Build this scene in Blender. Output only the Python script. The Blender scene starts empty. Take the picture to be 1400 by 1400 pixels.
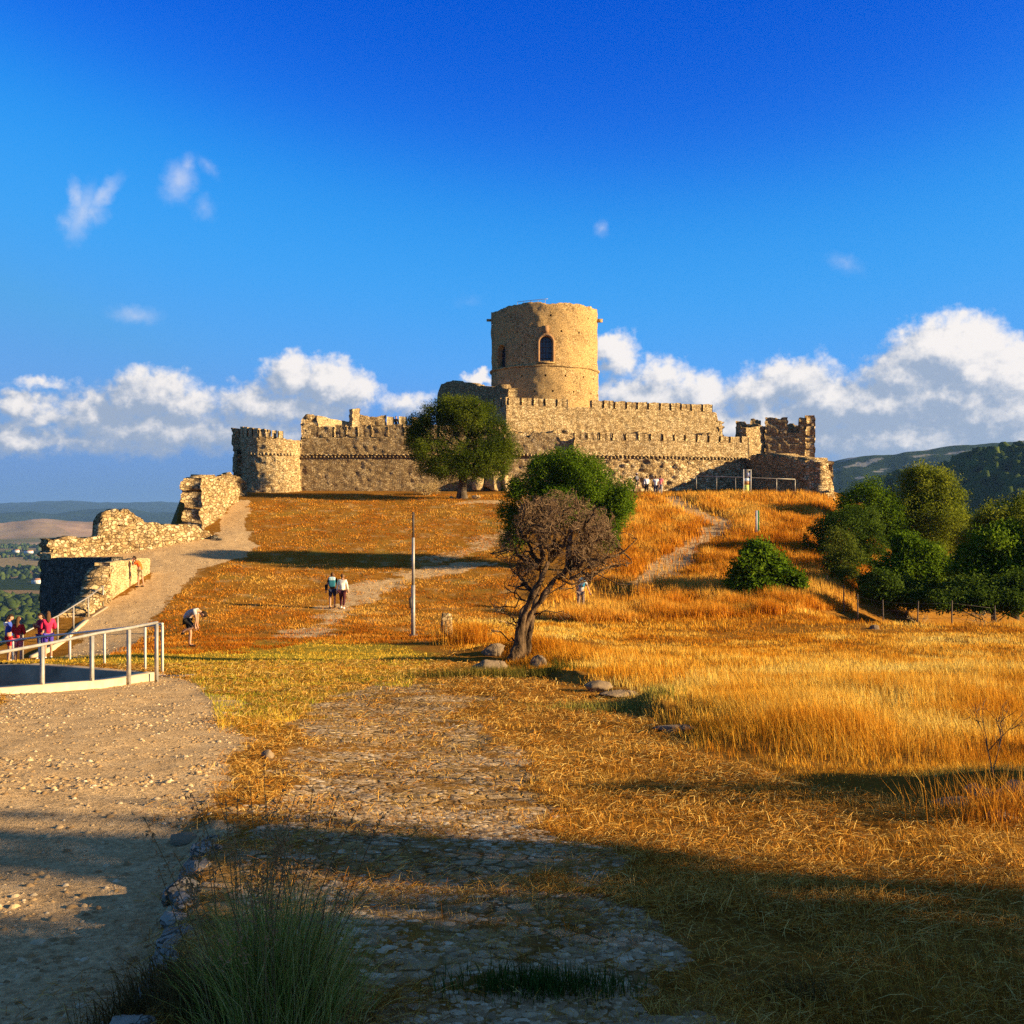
import bpy, bmesh, math, random
import numpy as np
from mathutils import Vector, Matrix
random.seed(7)
rng = np.random.default_rng(11)
S = bpy.context.scene
COL = S.collection
F = 1500.0                                   # focal length in photo pixels (1400 wide)
RAD = math.radians
SUN_EL, SUN_AZ = RAD(15.0), RAD(103.2)       # azimuth clockwise from +Y
SUNV = Vector((math.sin(SUN_AZ)*math.cos(SUN_EL), math.cos(SUN_AZ)*math.cos(SUN_EL), math.sin(SUN_EL)))

def P(px, py, d): return Vector(((px-700)/F*d, d, (700-py)/F*d))
def X(px, d): return (px-700)/F*d
def Z(py, d): return (700-py)/F*d

# ------------------------------------------------------------------ noise
def _h2(ix, iy, s=0):
    n = (ix.astype(np.int64)*374761393 + iy.astype(np.int64)*668265263 + s*974711) & 0xffffffff
    n = ((n ^ (n >> 13))*1274126177) & 0xffffffff
    return ((n ^ (n >> 16)) & 0xffff)/65535.0
def vn2(x, y, s=0):
    x = np.asarray(x, float); y = np.asarray(y, float)
    ix, iy = np.floor(x), np.floor(y); fx, fy = x-ix, y-iy
    fx = fx*fx*(3-2*fx); fy = fy*fy*(3-2*fy)
    a, b = _h2(ix, iy, s), _h2(ix+1, iy, s); c, d = _h2(ix, iy+1, s), _h2(ix+1, iy+1, s)
    return (a*(1-fx)+b*fx)*(1-fy)+(c*(1-fx)+d*fx)*fy
def fbm2(x, y, o=4, s=0):
    t = 0; a = .5; n = 0
    for k in range(o):
        t = t+a*vn2(x*2**k+17.3*k, y*2**k-9.1*k, s+k); n += a; a *= .5
    return t/n
def vn3(p, s=0):
    p = np.asarray(p, float); i = np.floor(p); f = p-i; f = f*f*(3-2*f)
    t = 0
    for dz in (0, 1):
        for dy in (0, 1):
            for dx in (0, 1):
                w = (f[..., 0] if dx else 1-f[..., 0])*(f[..., 1] if dy else 1-f[..., 1])*(f[..., 2] if dz else 1-f[..., 2])
                t = t+w*_h2(i[..., 0]+dx+57*(i[..., 2]+dz), i[..., 1]+dy-31*(i[..., 2]+dz), s)
    return t
def sstep(a, b, x):
    t = np.clip((np.asarray(x, float)-a)/(b-a), 0, 1); return t*t*(3-2*t)
def inpoly(poly, x, y):
    x = np.asarray(x, float); y = np.asarray(y, float); r = np.zeros(x.shape, bool); n = len(poly)
    for i in range(n):
        x1, y1 = poly[i]; x2, y2 = poly[(i+1) % n]
        if y1 == y2: continue
        c = ((y1 > y) != (y2 > y)) & (x < (x2-x1)*(y-y1)/(y2-y1)+x1)
        r ^= c
    return r
def dpoly(pts, x, y):
    """distance to a polyline"""
    best = np.full(np.shape(x), 1e9)
    for (x1, y1), (x2, y2) in zip(pts[:-1], pts[1:]):
        dx, dy = x2-x1, y2-y1; L = dx*dx+dy*dy
        t = np.clip(((x-x1)*dx+(y-y1)*dy)/L, 0, 1)
        best = np.minimum(best, np.hypot(x-x1-t*dx, y-y1-t*dy))
    return best

# ------------------------------------------------------------------ terrain
_py = [-400, -60, -20, 0, 3.75, 8, 14, 20, 28, 35, 43, 48, 53, 63, 75, 88, 97, 104, 118, 128, 150, 400]
_pz = [-60, -2.6, -1.9, -1.70, -1.75, -2.13, -2.68, -3.2, -3.9, -4.45, -4.8, -4.78, -4.6, -3.05, -1.0, 1.15, 1.9, 2.6, 2.6, 1.5, -9, -150]
_ty = np.linspace(-400, 400, 3201); _tz = np.interp(_ty, _py, _pz)
_k = np.exp(-0.5*(np.arange(-16, 17)/5.0)**2); _k /= _k.sum()
_tz = np.convolve(np.pad(_tz, 16, mode='edge'), _k, 'valid')
_ly = [-80, 0, 20, 38, 45, 56.8, 58.2, 63.2, 68, 74, 97, 130]
_lx = [-40, -30, -26, -21.5, -20.7, -20.7, -21.2, -26.7, -27.0, -22.8, -29, -32]
KERB = [(-1.05, 2.0), (-1.2, 3.4), (-1.42, 4.6), (-1.72, 6.0), (-2.02, 7.4), (-2.3, 9.0)]
TR_NEAR = [(-17, 11.4), (-12.6, 14.3), (-9.7, 16.7), (-8.5, 18.2), (-7.75, 20.3), (-7.5, 22.6)]
TR_FAR = [(-7.75, 24.0), (-8.6, 25.2), (-10.8, 27.0), (-13.2, 28.4), (-20, 31.0)]
TRENCH = TR_NEAR+TR_FAR
VB = -115.0
RIDGES = [  # distance, half width, [(px, z)...]
    (13000., 2200., [(-3000, 40), (-600, 70), (0, 84), (60, 95), (120, 108), (200, 112), (300, 100), (500, 90), (900, 60), (3000, 40)]),
    (8000., 1100., [(-1500, -60), (-200, -30), (0, -18), (60, -22), (150, 2), (260, -8), (420, -40), (900, -90), (2000, -110)]),
    (5000., 700., [(-900, -70), (-60, -50), (0, -52), (18, -40), (42, -22), (75, -34), (130, -52), (200, -66), (400, -95), (900, -115)]),
    (920., 260., [(700, -115), (1000, -80), (1130, 2), (1220, 22), (1290, 31), (1340, 41), (1400, 46), (1600, 62), (2200, 60), (4000, 20)]),
    (2500., 620., [(500, -115), (900, -60), (1050, 55), (1130, 100), (1200, 118), (1250, 131), (1310, 143), (1370, 146), (1450, 152), (1800, 120), (4000, 40)]),
]
def hvalley(x, y):
    d = np.hypot(x, y); pxx = np.where(y > 1, 700+F*x/np.maximum(y, 1), np.where(x > 0, 9999, -9999))
    z = VB-10+22*fbm2(x/900, y/900, 3, 5)+np.clip(d-2500, 0, 3000)*0.006
    for i, (dr, w, pr) in enumerate(RIDGES):
        tp = np.arange(-3000, 5000, 5.0); th_ = np.interp(tp, [a for a, b in pr], [b for a, b in pr]); kk = np.exp(-.5*(np.arange(-12, 13)/(3.5 if i != 2 else 4.5))**2); th_ = np.convolve(np.pad(th_, 12, mode='edge'), kk/kk.sum(), 'valid')
        h = np.interp(pxx, tp, th_)
        h = h+(fbm2(x/(dr*.05), y/(dr*.05), 4, 30+i)-.5)*dr*.012
        g = np.exp(-((d-dr)/w)**2)
        z = np.maximum(z, VB+(h-VB)*g)
    return z
BANK = None
def hhill(x, y):
    z = np.interp(y, _ty, _tz)
    z = z-0.7*sstep(-11, -19, x)*sstep(27, 35, y)*(1-sstep(42, 50, y))
    xl = np.interp(y, _ly, _lx); s = np.maximum(0, xl-x)
    z = z-(np.minimum(s, 1.2)*(2.6+5.4*sstep(48, 54, y)*sstep(72, 68, y))+np.clip(s-1.2, 0, 4)*2.2+np.maximum(s-5.2, 0)*0.8)
    s = np.minimum(y-47.5, x-13.0-(y-47.5)*.285); s = np.maximum(0, s+1.0)
    s = np.where(s < 2, s*s/4, s-1)
    z = z-0.42*np.minimum(s, 14)-0.22*np.maximum(s-14, 0)
    s = np.maximum(0, x-45-np.maximum(0, -y)*.3); z = z-.35*s*sstep(0, 20, s)
    # undulation
    near = 1-sstep(70, 110, y)
    z = z+(fbm2(x/5.0, y/5.0, 3, 2)-.5)*0.28*sstep(3, 12, y)*(.4+.6*near)
    z = z+(fbm2(x/.7, y/.7, 3, 3)-.5)*0.07
    if BANK is not None:
        ins = inpoly(BANK[0], x, y); de = dpoly(BANK[1], x, y)
        amp = .02+sum(a*np.exp(-((x-bx)**2+(y-by)**2)/r**2) for bx, by, r, a in BANK[2])
        z = z+np.where(ins, amp*sstep(0, .35, de), 0)*(1-sstep(30, 40, y))*(.5+1.0*fbm2(x/.8, y/.8, 2, 47))
    # path lower than the kerb stones
    kx = np.interp(y, [p[1] for p in KERB], [p[0] for p in KERB])
    z = z-0.13*sstep(.06, -.20, x-kx)*(1-sstep(6.2, 8.4, y))
    # bank on the right with rocks
    z = z+0.35*np.exp(-(((x+.3)/2.2)**2+((y-30.3)/.9)**2))
    return z
def hz(x, y):
    x = np.asarray(x, float); y = np.asarray(y, float)
    h = hhill(x, y)
    t = inpoly(TRENCH, x, y)
    h = np.where(t, np.minimum(h, -3.4)-1.7, h)
    return np.maximum(h, hvalley(x, y))
def gz(x, y): return float(hz(np.array([x]), np.array([y]))[0])
_rd = np.geomspace(1.8, 260, 5000)
def rg(px, py):
    """where the sight line through a photo pixel meets the ground"""
    x = (px-700)/F*_rd; z = (700-py)/F*_rd
    g = hz(x, _rd); k = np.nonzero(z <= g)[0]
    i = k[0] if len(k) else len(_rd)-1
    return Vector((x[i], _rd[i], g[i]))
def pxpoly(pts): return [tuple(rg(*p)[:2]) for p in pts]

# ------------------------------------------------------------------ mesh building
class MB:
    def __init__(s): s.v = []; s.f = []; s.n = 0; s.c = []
    def add(s, v, faces, col=None):
        v = np.asarray(v, float).reshape(-1, 3)
        for f in (faces if isinstance(faces, list) and len(faces) and isinstance(faces[0], np.ndarray) else [np.asarray(faces, int)]):
            if len(f): s.f.append(np.asarray(f, int)+s.n)
        s.v.append(v); s.n += len(v)
        if col is not None: s.c.append(np.broadcast_to(np.asarray(col, float), (len(v), 4)))
    def build(s, name, mat, parent=None, smooth=False):
        v = np.concatenate(s.v) if s.v else np.zeros((0, 3))
        return mesh_obj(name, v, s.f, mat, parent, smooth, np.concatenate(s.c) if s.c else None)
def mesh_obj(name, v, fl, mat, parent=None, smooth=False, col=None, cname='col'):
    me = bpy.data.meshes.new(name)
    r = parent
    while r is not None and r.parent is not None: r = r.parent
    if r is not None: v = v-np.array(r.location)
    me.vertices.add(len(v)); me.vertices.foreach_set('co', np.ascontiguousarray(v, np.float32).ravel())
    fl = [f for f in fl if len(f)]
    li = np.concatenate([f.ravel() for f in fl]); cnt = np.concatenate([np.full(len(f), f.shape[1]) for f in fl])
    st = np.concatenate([[0], np.cumsum(cnt)[:-1]])
    me.loops.add(len(li)); me.loops.foreach_set('vertex_index', li.astype(np.int32))
    me.polygons.add(len(cnt)); me.polygons.foreach_set('loop_start', st.astype(np.int32))
    if smooth: me.polygons.foreach_set('use_smooth', np.ones(len(cnt), bool))
    me.update(calc_edges=True)
    if col is not None:
        a = me.color_attributes.new(cname, 'FLOAT_COLOR', 'POINT')
        a.data.foreach_set('color', np.ascontiguousarray(col, np.float32).ravel())
    if mat: me.materials.append(mat)
    o = bpy.data.objects.new(name, me); COL.objects.link(o)
    if parent is not None: o.parent = parent
    return o
def tag(o, label=None, cat=None, group=None, kind=None):
    if label: o['label'] = label
    if cat: o['category'] = cat
    if group: o['group'] = group
    if kind: o['kind'] = kind
    return o
def thing(name, loc, label, cat, group=None):
    o = bpy.data.objects.new(name, None); COL.objects.link(o); o.location = loc
    o.empty_display_size = .2
    return tag(o, label, cat, group)
def grid_faces(nu, nv, wrap=False):
    """quads of an nu x nv vertex grid (index = i*nv+j)"""
    i = np.arange(nu if wrap else nu-1)[:, None]; j = np.arange(nv-1)[None, :]
    a = i*nv+j; b = ((i+1) % nu)*nv+j
    return np.stack([a, b, b+1, a+1], -1).reshape(-1, 4)
BOXF = np.array([[0, 1, 3, 2], [4, 6, 7, 5], [0, 4, 5, 1], [2, 3, 7, 6], [0, 2, 6, 4], [1, 5, 7, 3]])
def boxv(c, s, rz=0.0):
    v = np.array([[x, y, z] for x in (-.5, .5) for y in (-.5, .5) for z in (-.5, .5)])*np.array(s)
    ca, sa = math.cos(rz), math.sin(rz)
    v = np.stack([v[:, 0]*ca-v[:, 1]*sa, v[:, 0]*sa+v[:, 1]*ca, v[:, 2]], -1)
    return v+np.array(c)
def tube(mb, pts, rads, n=6, col=None, cap=True):
    pts = np.asarray(pts, float); m = len(pts)
    rads = np.broadcast_to(np.asarray(rads, float), (m,))
    t = np.gradient(pts, axis=0) if m > 2 else np.repeat((pts[1]-pts[0])[None], m, 0)
    t = t/np.maximum(np.linalg.norm(t, axis=1, keepdims=True), 1e-9)
    ref = np.array([0, 0, 1.]) if abs(t[0][2]) < .85 else np.array([1., 0, 0])
    u = np.cross(t, ref); u /= np.maximum(np.linalg.norm(u, axis=1, keepdims=True), 1e-9)
    w = np.cross(t, u)
    a = np.arange(n)*2*math.pi/n
    v = pts[:, None, :]+rads[:, None, None]*(np.cos(a)[None, :, None]*u[:, None, :]+np.sin(a)[None, :, None]*w[:, None, :])
    i = np.arange(m-1)[:, None]*n; j = np.arange(n)[None, :]; j2 = (j+1) % n
    f = np.stack([i+j, i+j2, i+n+j2, i+n+j], -1).reshape(-1, 4)
    fs = [f]
    v = v.reshape(-1, 3)
    if cap and n > 2:
        c0, c1 = len(v), len(v)+1
        v = np.concatenate([v, pts[:1], pts[-1:]])
        jj = np.arange(n); jn = (jj+1) % n
        fs.append(np.stack([jn, jj, np.full(n, c0)], -1))
        fs.append(np.stack([(m-1)*n+jj, (m-1)*n+jn, np.full(n, c1)], -1))
    mb.add(v, fs, col)

# ------------------------------------------------------------------ materials
class NT:
    def __init__(s, nt): s.nt = nt; s.L = nt.links
    def n(s, t, props=None, **inp):
        nd = s.nt.nodes.new(t)
        for k, v in (props or {}).items(): setattr(nd, k, v)
        for k, v in inp.items():
            key = int(k[1:]) if k[0] == 'i' and k[1:].isdigit() else k.replace('_', ' ')
            sock = nd.inputs[key]
            if isinstance(v, bpy.types.NodeSocket): s.L.new(v, sock)
            elif isinstance(v, bpy.types.Node): s.L.new(v.outputs[0], sock)
            else: sock.default_value = v
        return nd
    def m(s, op, a, b=0.0, c=0.0, clamp=False):
        return s.n('ShaderNodeMath', {'operation': op, 'use_clamp': clamp}, i0=a, i1=b, i2=c).outputs[0]
    def v(s, op, a, b=(0, 0, 0)):
        nd = s.n('ShaderNodeVectorMath', {'operation': op}, i0=a)
        if isinstance(b, (int, float)): nd.inputs['Scale'].default_value = b
        elif isinstance(b, bpy.types.NodeSocket): s.L.new(b, nd.inputs[1])
        else: nd.inputs[1].default_value = b
        return nd.outputs[1] if op in ('LENGTH', 'DOT_PRODUCT', 'DISTANCE') else nd.outputs[0]
    def mix(s, f, a, b, blend='MIX'):
        nd = s.nt.nodes.new('ShaderNodeMix'); nd.data_type = 'RGBA'; nd.blend_type = blend
        for sock, v in ((nd.inputs[0], f), (nd.inputs[6], a), (nd.inputs[7], b)):
            if isinstance(v, bpy.types.NodeSocket): s.L.new(v, sock)
            elif isinstance(v, (int, float)): sock.default_value = v
            else: sock.default_value = (*v, 1) if len(v) == 3 else v
        return nd.outputs[2]
    def ramp(s, f, stops, interp='LINEAR'):
        nd = s.n('ShaderNodeValToRGB', None, Fac=f); r = nd.color_ramp; r.interpolation = interp
        while len(r.elements) < len(stops): r.elements.new(.5)
        for e, (p, c) in zip(r.elements, stops):
            e.position = p; e.color = (c, c, c, 1) if isinstance(c, (int, float)) else (*c, 1)
        return nd.outputs[0]
    def noise(s, vec, scale, detail=4, rough=.55, out=0):
        return s.n('ShaderNodeTexNoise', None, Vector=vec, Scale=scale, Detail=detail, Roughness=rough).outputs[out]
    def step(s, x, a, b): return s.n('ShaderNodeMapRange', {'interpolation_type': 'SMOOTHSTEP'}, Value=x, From_Min=a, From_Max=b).outputs[0]
def newmat(name):
    m = bpy.data.materials.new(name); m.use_nodes = True
    m.node_tree.nodes.clear()
    t = NT(m.node_tree); out = t.n('ShaderNodeOutputMaterial')
    return m, t, out
def finish(t, out, col, rough=.9, bump=None, bstr=.5, bdist=.05, spec=.15, metal=0.0):
    b = t.n('ShaderNodeBsdfPrincipled')
    for k, v in (('Base Color', col), ('Roughness', rough), ('Specular IOR Level', spec), ('Metallic', metal)):
        if isinstance(v, bpy.types.NodeSocket): t.L.new(v, b.inputs[k])
        elif k == 'Base Color': b.inputs[k].default_value = (*v, 1)
        else: b.inputs[k].default_value = v
    if bump is not None:
        bn = t.n('ShaderNodeBump', None, Height=bump, Strength=bstr, Distance=bdist)
        t.L.new(bn.outputs[0], b.inputs['Normal'])
    t.L.new(b.outputs[0], out.inputs[0])
    return b
def pos(t): return t.n('ShaderNodeNewGeometry').outputs['Position']
def stone_mat(name, pal, mortar, scale=3.0, bdist=.09, zs=1.5, stain=(.14, .09, .045), stain_amt=.35, mort_w=.10, plaster=None, pl_amt=.0):
    scale *= 1.75
    m, t, out = newmat(name); p = pos(t)
    w = t.noise(p, 2.2, 4, .65, out=1)
    q = t.v('ADD', p, t.v('SCALE', w, .34)); q = t.v('MULTIPLY', q, (1, 1, zs))
    vo = t.n('ShaderNodeTexVoronoi', {'feature': 'F1'}, Vector=q, Scale=scale, Randomness=.9)
    ve = t.n('ShaderNodeTexVoronoi', {'feature': 'DISTANCE_TO_EDGE'}, Vector=q, Scale=scale, Randomness=.9)
    rnd = t.n('ShaderNodeSeparateColor', None, Color=vo.outputs['Color'])
    c = t.ramp(t.m('ADD', t.m('MULTIPLY', rnd.outputs[0], .65), t.m('MULTIPLY', t.noise(p, 1.7, 3), .42)), pal)
    fine = t.noise(p, 9.0, 5, .65)
    c = t.mix(.55, c, t.ramp(fine, [(.25, .45), (.75, 1.35)]), 'MULTIPLY')
    edge = t.step(t.m('ADD', ve.outputs['Distance'], t.m('MULTIPLY', t.m('SUBTRACT', t.noise(p, 5, 3), .5), .22)), -.02, mort_w*1.3)
    c = t.mix(edge, mortar, c)
    if plaster:
        pm = t.step(t.noise(p, .55, 4), .5-pl_amt*.3, .62-pl_amt*.3)
        c = t.mix(t.m('MULTIPLY', pm, .85), c, t.mix(fine, plaster, [k*1.25 for k in plaster]))
    st = t.step(t.noise(p, .35, 5, .6), .48, .72)
    c = t.mix(t.m('MULTIPLY', st, stain_amt), c, stain)
    hh = t.m('ADD', t.m('MULTIPLY', edge, t.m('ADD', .45, t.m('MULTIPLY', rnd.outputs[1], .9))), t.m('MULTIPLY', fine, .6))
    finish(t, out, c, .95, hh, 1.0, bdist, .05)
    return m
def plain_mat(name, col, rough=.7, var=.25, scale=6, metal=0, spec=.3, bdist=.004):
    m, t, out = newmat(name); n = t.noise(pos(t), scale, 4)
    c = t.mix(t.ramp(n, [(.3, 0), (.7, 1)]), [k*(1-var) for k in col], [min(1, k*(1+var)) for k in col])
    finish(t, out, c, rough, n, .4, bdist, spec, metal); return m
def leaf_mat(name, dark, mid, light, trans=.3, big=.5):
    m, t, out = newmat(name)
    r = t.n('ShaderNodeNewGeometry')
    n = t.noise(r.outputs['Position'], big, 3)
    f = t.m('ADD', t.m('MULTIPLY', r.outputs['Random Per Island'], .6), t.m('MULTIPLY', t.m('SUBTRACT', n, .5), 1.3), clamp=True)
    c = t.ramp(f, [(0, dark), (.5, mid), (1, light)])
    d = t.n('ShaderNodeBsdfDiffuse', None, Color=c); tr = t.n('ShaderNodeBsdfTranslucent', None, Color=c)
    mx = t.n('ShaderNodeMixShader', None, Fac=trans)
    t.L.new(d.outputs[0], mx.inputs[1]); t.L.new(tr.outputs[0], mx.inputs[2]); t.L.new(mx.outputs[0], out.inputs[0])
    return m
def vcol_mat(name, trans=.25, var=.3, attr='col'):
    m, t, out = newmat(name)
    a = t.n('ShaderNodeAttribute', {'attribute_name': attr}); r = t.n('ShaderNodeNewGeometry')
    c = t.mix(1.0, a.outputs['Color'], t.ramp(r.outputs['Random Per Island'], [(0, 1-var), (1, 1+var)]), 'MULTIPLY')
    d = t.n('ShaderNodeBsdfDiffuse', None, Color=c); tr = t.n('ShaderNodeBsdfTranslucent', None, Color=c)
    mx = t.n('ShaderNodeMixShader', None, Fac=trans)
    t.L.new(d.outputs[0], mx.inputs[1]); t.L.new(tr.outputs[0], mx.inputs[2]); t.L.new(mx.outputs[0], out.inputs[0])
    return m
def isl_mat(name, stops, rough=.9, scale=12, bdist=.01):
    m, t, out = newmat(name); g = t.n('ShaderNodeNewGeometry')
    n = t.noise(g.outputs['Position'], scale, 5, .65)
    c = t.mix(.6, t.ramp(g.outputs['Random Per Island'], stops), t.ramp(n, [(.25, .5), (.75, 1.4)]), 'MULTIPLY')
    finish(t, out, c, rough, n, .8, bdist, .1); return m

PAL = [(.1, (.22, .13, .055)), (.3, (.40, .265, .12)), (.55, (.54, .385, .19)), (.8, (.66, .49, .26)), (1, (.76, .60, .36))]
M = {}
M['stone_bright'] = stone_mat('rubble_masonry_pale', PAL, (.30, .20, .095), 2.7, .09, 1.6, stain_amt=.22)
M['stone_rough'] = stone_mat('rubble_masonry_rough', [(.1, (.17, .10, .045)), (.3, (.36, .235, .105)), (.6, (.54, .385, .19)), (1, (.76, .60, .36))], (.33, .215, .10), 2.0, .13, 1.4, stain_amt=.2, mort_w=.11)
M['stone_brown'] = stone_mat('rubble_masonry_brown', [(.1, (.21, .13, .058)), (.4, (.38, .25, .115)), (.75, (.53, .38, .185)), (1, (.72, .55, .32))], (.27, .175, .08), 2.7, .11, 1.6, stain_amt=.35)
M['tower'] = stone_mat('tower_masonry', [(.1, (.28, .165, .062)), (.3, (.46, .295, .12)), (.7, (.60, .40, .175)), (1, (.74, .53, .27))], (.3, .19, .08), 3.2, .08, 1.3, stain_amt=.2, mort_w=.08, plaster=(.51, .325, .13), pl_amt=.25)
M['plaster'] = stone_mat('worn_lime_plaster', [(.1, (.34, .225, .10)), (.5, (.52, .375, .185)), (1, (.66, .49, .27))], (.40, .275, .125), 2.5, .06, 1.6, stain_amt=.25, mort_w=.07, plaster=(.54, .385, .19), pl_amt=.15)
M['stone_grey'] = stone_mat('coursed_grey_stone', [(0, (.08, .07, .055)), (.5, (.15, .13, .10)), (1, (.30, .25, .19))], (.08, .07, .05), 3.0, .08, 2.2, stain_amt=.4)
M['brick'] = plain_mat('terracotta_brick', (.34, .185, .08), .9, .4, 9, bdist=.02)
M['pane'] = plain_mat('dark_glass', (.035, .042, .055), .25, .2, 3, spec=.5)
M['hole'] = plain_mat('dark_cavity_earth', (.05, .035, .02), .95, .4, 6)
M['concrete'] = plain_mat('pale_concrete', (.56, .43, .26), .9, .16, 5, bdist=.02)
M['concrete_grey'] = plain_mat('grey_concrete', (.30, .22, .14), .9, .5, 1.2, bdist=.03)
M['steel'] = plain_mat('galvanised_steel', (.34, .31, .26), .5, .2, 8, metal=.25)
M['white_paint'] = plain_mat('white_painted_metal', (.56, .52, .45), .5, .10, 8)
M['dark_metal'] = plain_mat('dark_rusty_metal', (.07, .055, .045), .7, .3, 9)
M['green_paint'] = plain_mat('green_painted_wood', (.03, .17, .05), .7, .15, 8)
M['wood'] = plain_mat('weathered_wood', (.23, .17, .11), .9, .35, 12, bdist=.02)
M['wood_dark'] = plain_mat('dark_wood', (.10, .07, .045), .9, .3, 9)
M['bark'] = None

# ------------------------------------------------------------------ masonry
def resample(pts, du):
    pts = np.asarray(pts, float); L = np.hypot(*(pts[1:]-pts[:-1]).T); s = np.concatenate([[0], np.cumsum(L)])
    n = max(2, int(round(s[-1]/du))+1); q = np.linspace(0, s[-1], n)
    q = np.unique(np.concatenate([q, s[1:-1]]))
    return np.stack([np.interp(q, s, pts[:, 0]), np.interp(q, s, pts[:, 1])], -1), q, s
def wall(name, pts, z0, top, thick, mat, parent=None, du=.15, rough=.045, cell=(.42, .27), rag=0., batter=0., seed=0, lump=.0, pix=False, ragc=.35):
    """rubble wall whose front face looks to the right-hand side of the path pts"""
    p, s, ks = resample(pts, du); m = len(p)
    t = np.gradient(p, axis=0); t /= np.linalg.norm(t, axis=1, keepdims=True)
    nrm = np.stack([t[:, 1], -t[:, 0]], -1)
    f = s/s[-1]
    zt = np.asarray(top(s, p) if callable(top) else np.full(m, top), float)
    zb = np.asarray(z0(s, p) if callable(z0) else np.full(m, z0), float)
    if rag: zt = zt+rag*((_h2(np.floor(s/ragc), np.zeros(m), seed)-.5)*1.2+(vn2(s*.7, s*0, seed+3)-.5)*1.3)
    H = (zt-zb).max(); nv = max(2, int(round(H/du))+1)
    a = np.linspace(0, 1, nv)
    z = zb[:, None]+(zt-zb)[:, None]*a[None, :]
    S2 = np.repeat(s[:, None], nv, 1)
    row = np.floor(z/cell[1])
    ch = _h2(np.floor(S2/cell[0]+_h2(row, row*0, seed)*1.0), row, seed+1)
    d1 = (ch-.5)*2*rough
    p3 = np.stack([np.repeat(p[:, :1], nv, 1), np.repeat(p[:, 1:], nv, 1), z], -1)
    d1 = d1+(vn3(p3*2.9+np.array([.3, .7, .1])*p3[..., ::-1], seed)-.5)*rough*1.0+(vn3(p3*.55, seed+9)-.5)*lump*2
    off = d1+batter*(1-a)[None, :]
    fr = p3.copy(); fr[..., :2] += nrm[:, None, :]*off[..., None]
    d2 = (_h2(np.floor(S2/cell[0]), row, seed+5)-.5)*2*rough+(vn3(p3*.55, seed+19)-.5)*lump*2
    bk = p3.copy(); bk[..., :2] -= nrm[:, None, :]*(thick+d2)[..., None]
    # a little end-face roughness along the path
    for e, sg in ((0, -1), (-1, 1)):
        for arr in (fr, bk): arr[e, :, :2] += sg*t[e]*((_h2(row[e], row[e]*0+3, seed+7)-.5)*2*rough)[:, None]
    fr[:, -1, 2] += (vn2(s*3, s*0, seed+2)-.5)*rough*1.5
    ring = np.concatenate([fr, bk[:, ::-1]], 1); R = 2*nv
    fs = [grid_faces(m, R)[:, ::-1]]
    j = np.arange(nv-1)
    c = np.stack([j, j+1, R-2-j, R-1-j], -1)
    fs += [c, (c+(m-1)*R)[:, ::-1]]
    return mesh_obj(name, ring.reshape(-1, 3), fs, mat, parent)
def merlons(parent, pts, zb, zt, thick, mat, w, gap, seed=0, skip=(), jit=.08, name='merlon', start=0.0, end=None, ragged=.06):
    p, s, ks = resample(pts, .05); k = 0; q = start; end = s[-1] if end is None else end
    while q+w*.5 < end:
        q2 = min(q+w*(1+jit*(2*_h2(np.array([k]), np.array([1]), seed)[0]-1)), end)
        if k not in skip and q2-q > .25:
            ii = np.clip(np.searchsorted(s, [q, (q+q2)/2, q2]), 0, len(s)-1)
            if ii[1] > ii[0] and ii[2] > ii[1]:
                zz = float(zb if not callable(zb) else zb(q)); z2 = float(zt if not callable(zt) else zt(q))
                wall(name, p[ii], zz-.02, z2, thick, mat, parent, .16, .03, rag=ragged, seed=seed+k)
        q = q2+gap; k += 1
def dentils(name, parent, pts, z, mat, step=.3, w=.16, h=.2, dep=.12, seed=0, ledge=True):
    """a course of projecting header stones under a thin ledge"""
    p, s, ks = resample(pts, .05); mb = MB(); q = .1; k = 0
    while q < s[-1]-.1:
        i = min(len(p)-2, int(np.searchsorted(s, q))); t = p[i+1]-p[i]; t /= np.hypot(*t); n = np.array([t[1], -t[0]])
        r = _h2(np.array([k]), np.array([2]), seed)[0]
        c = p[i]+n*(dep/2-.05)
        mb.add(boxv((c[0], c[1], z+(r-.5)*.05), (w*(.8+.5*r), dep+.1, h*(.8+.4*r)), math.atan2(t[1], t[0])), BOXF)
        q += step*(.85+.3*r); k += 1
    if ledge:
        for i in range(0, len(p)-9, 8):
            t = p[i+8]-p[i]; n = np.array([t[1], -t[0]])/np.hypot(*t); c = (p[i]+p[i+8])/2+n*(dep/2+.0)
            mb.add(boxv((c[0], c[1], z+h*.5+.05+(_h2(np.array([i]), np.array([5]), seed)[0]-.5)*.04), (np.hypot(*t)*1.02, dep+.12+.002*(i % 3), .09), math.atan2(t[1], t[0])), BOXF)
    return mb.build(name, mat, parent)
def P2(px, d): return (X(px, d), d)

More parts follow.
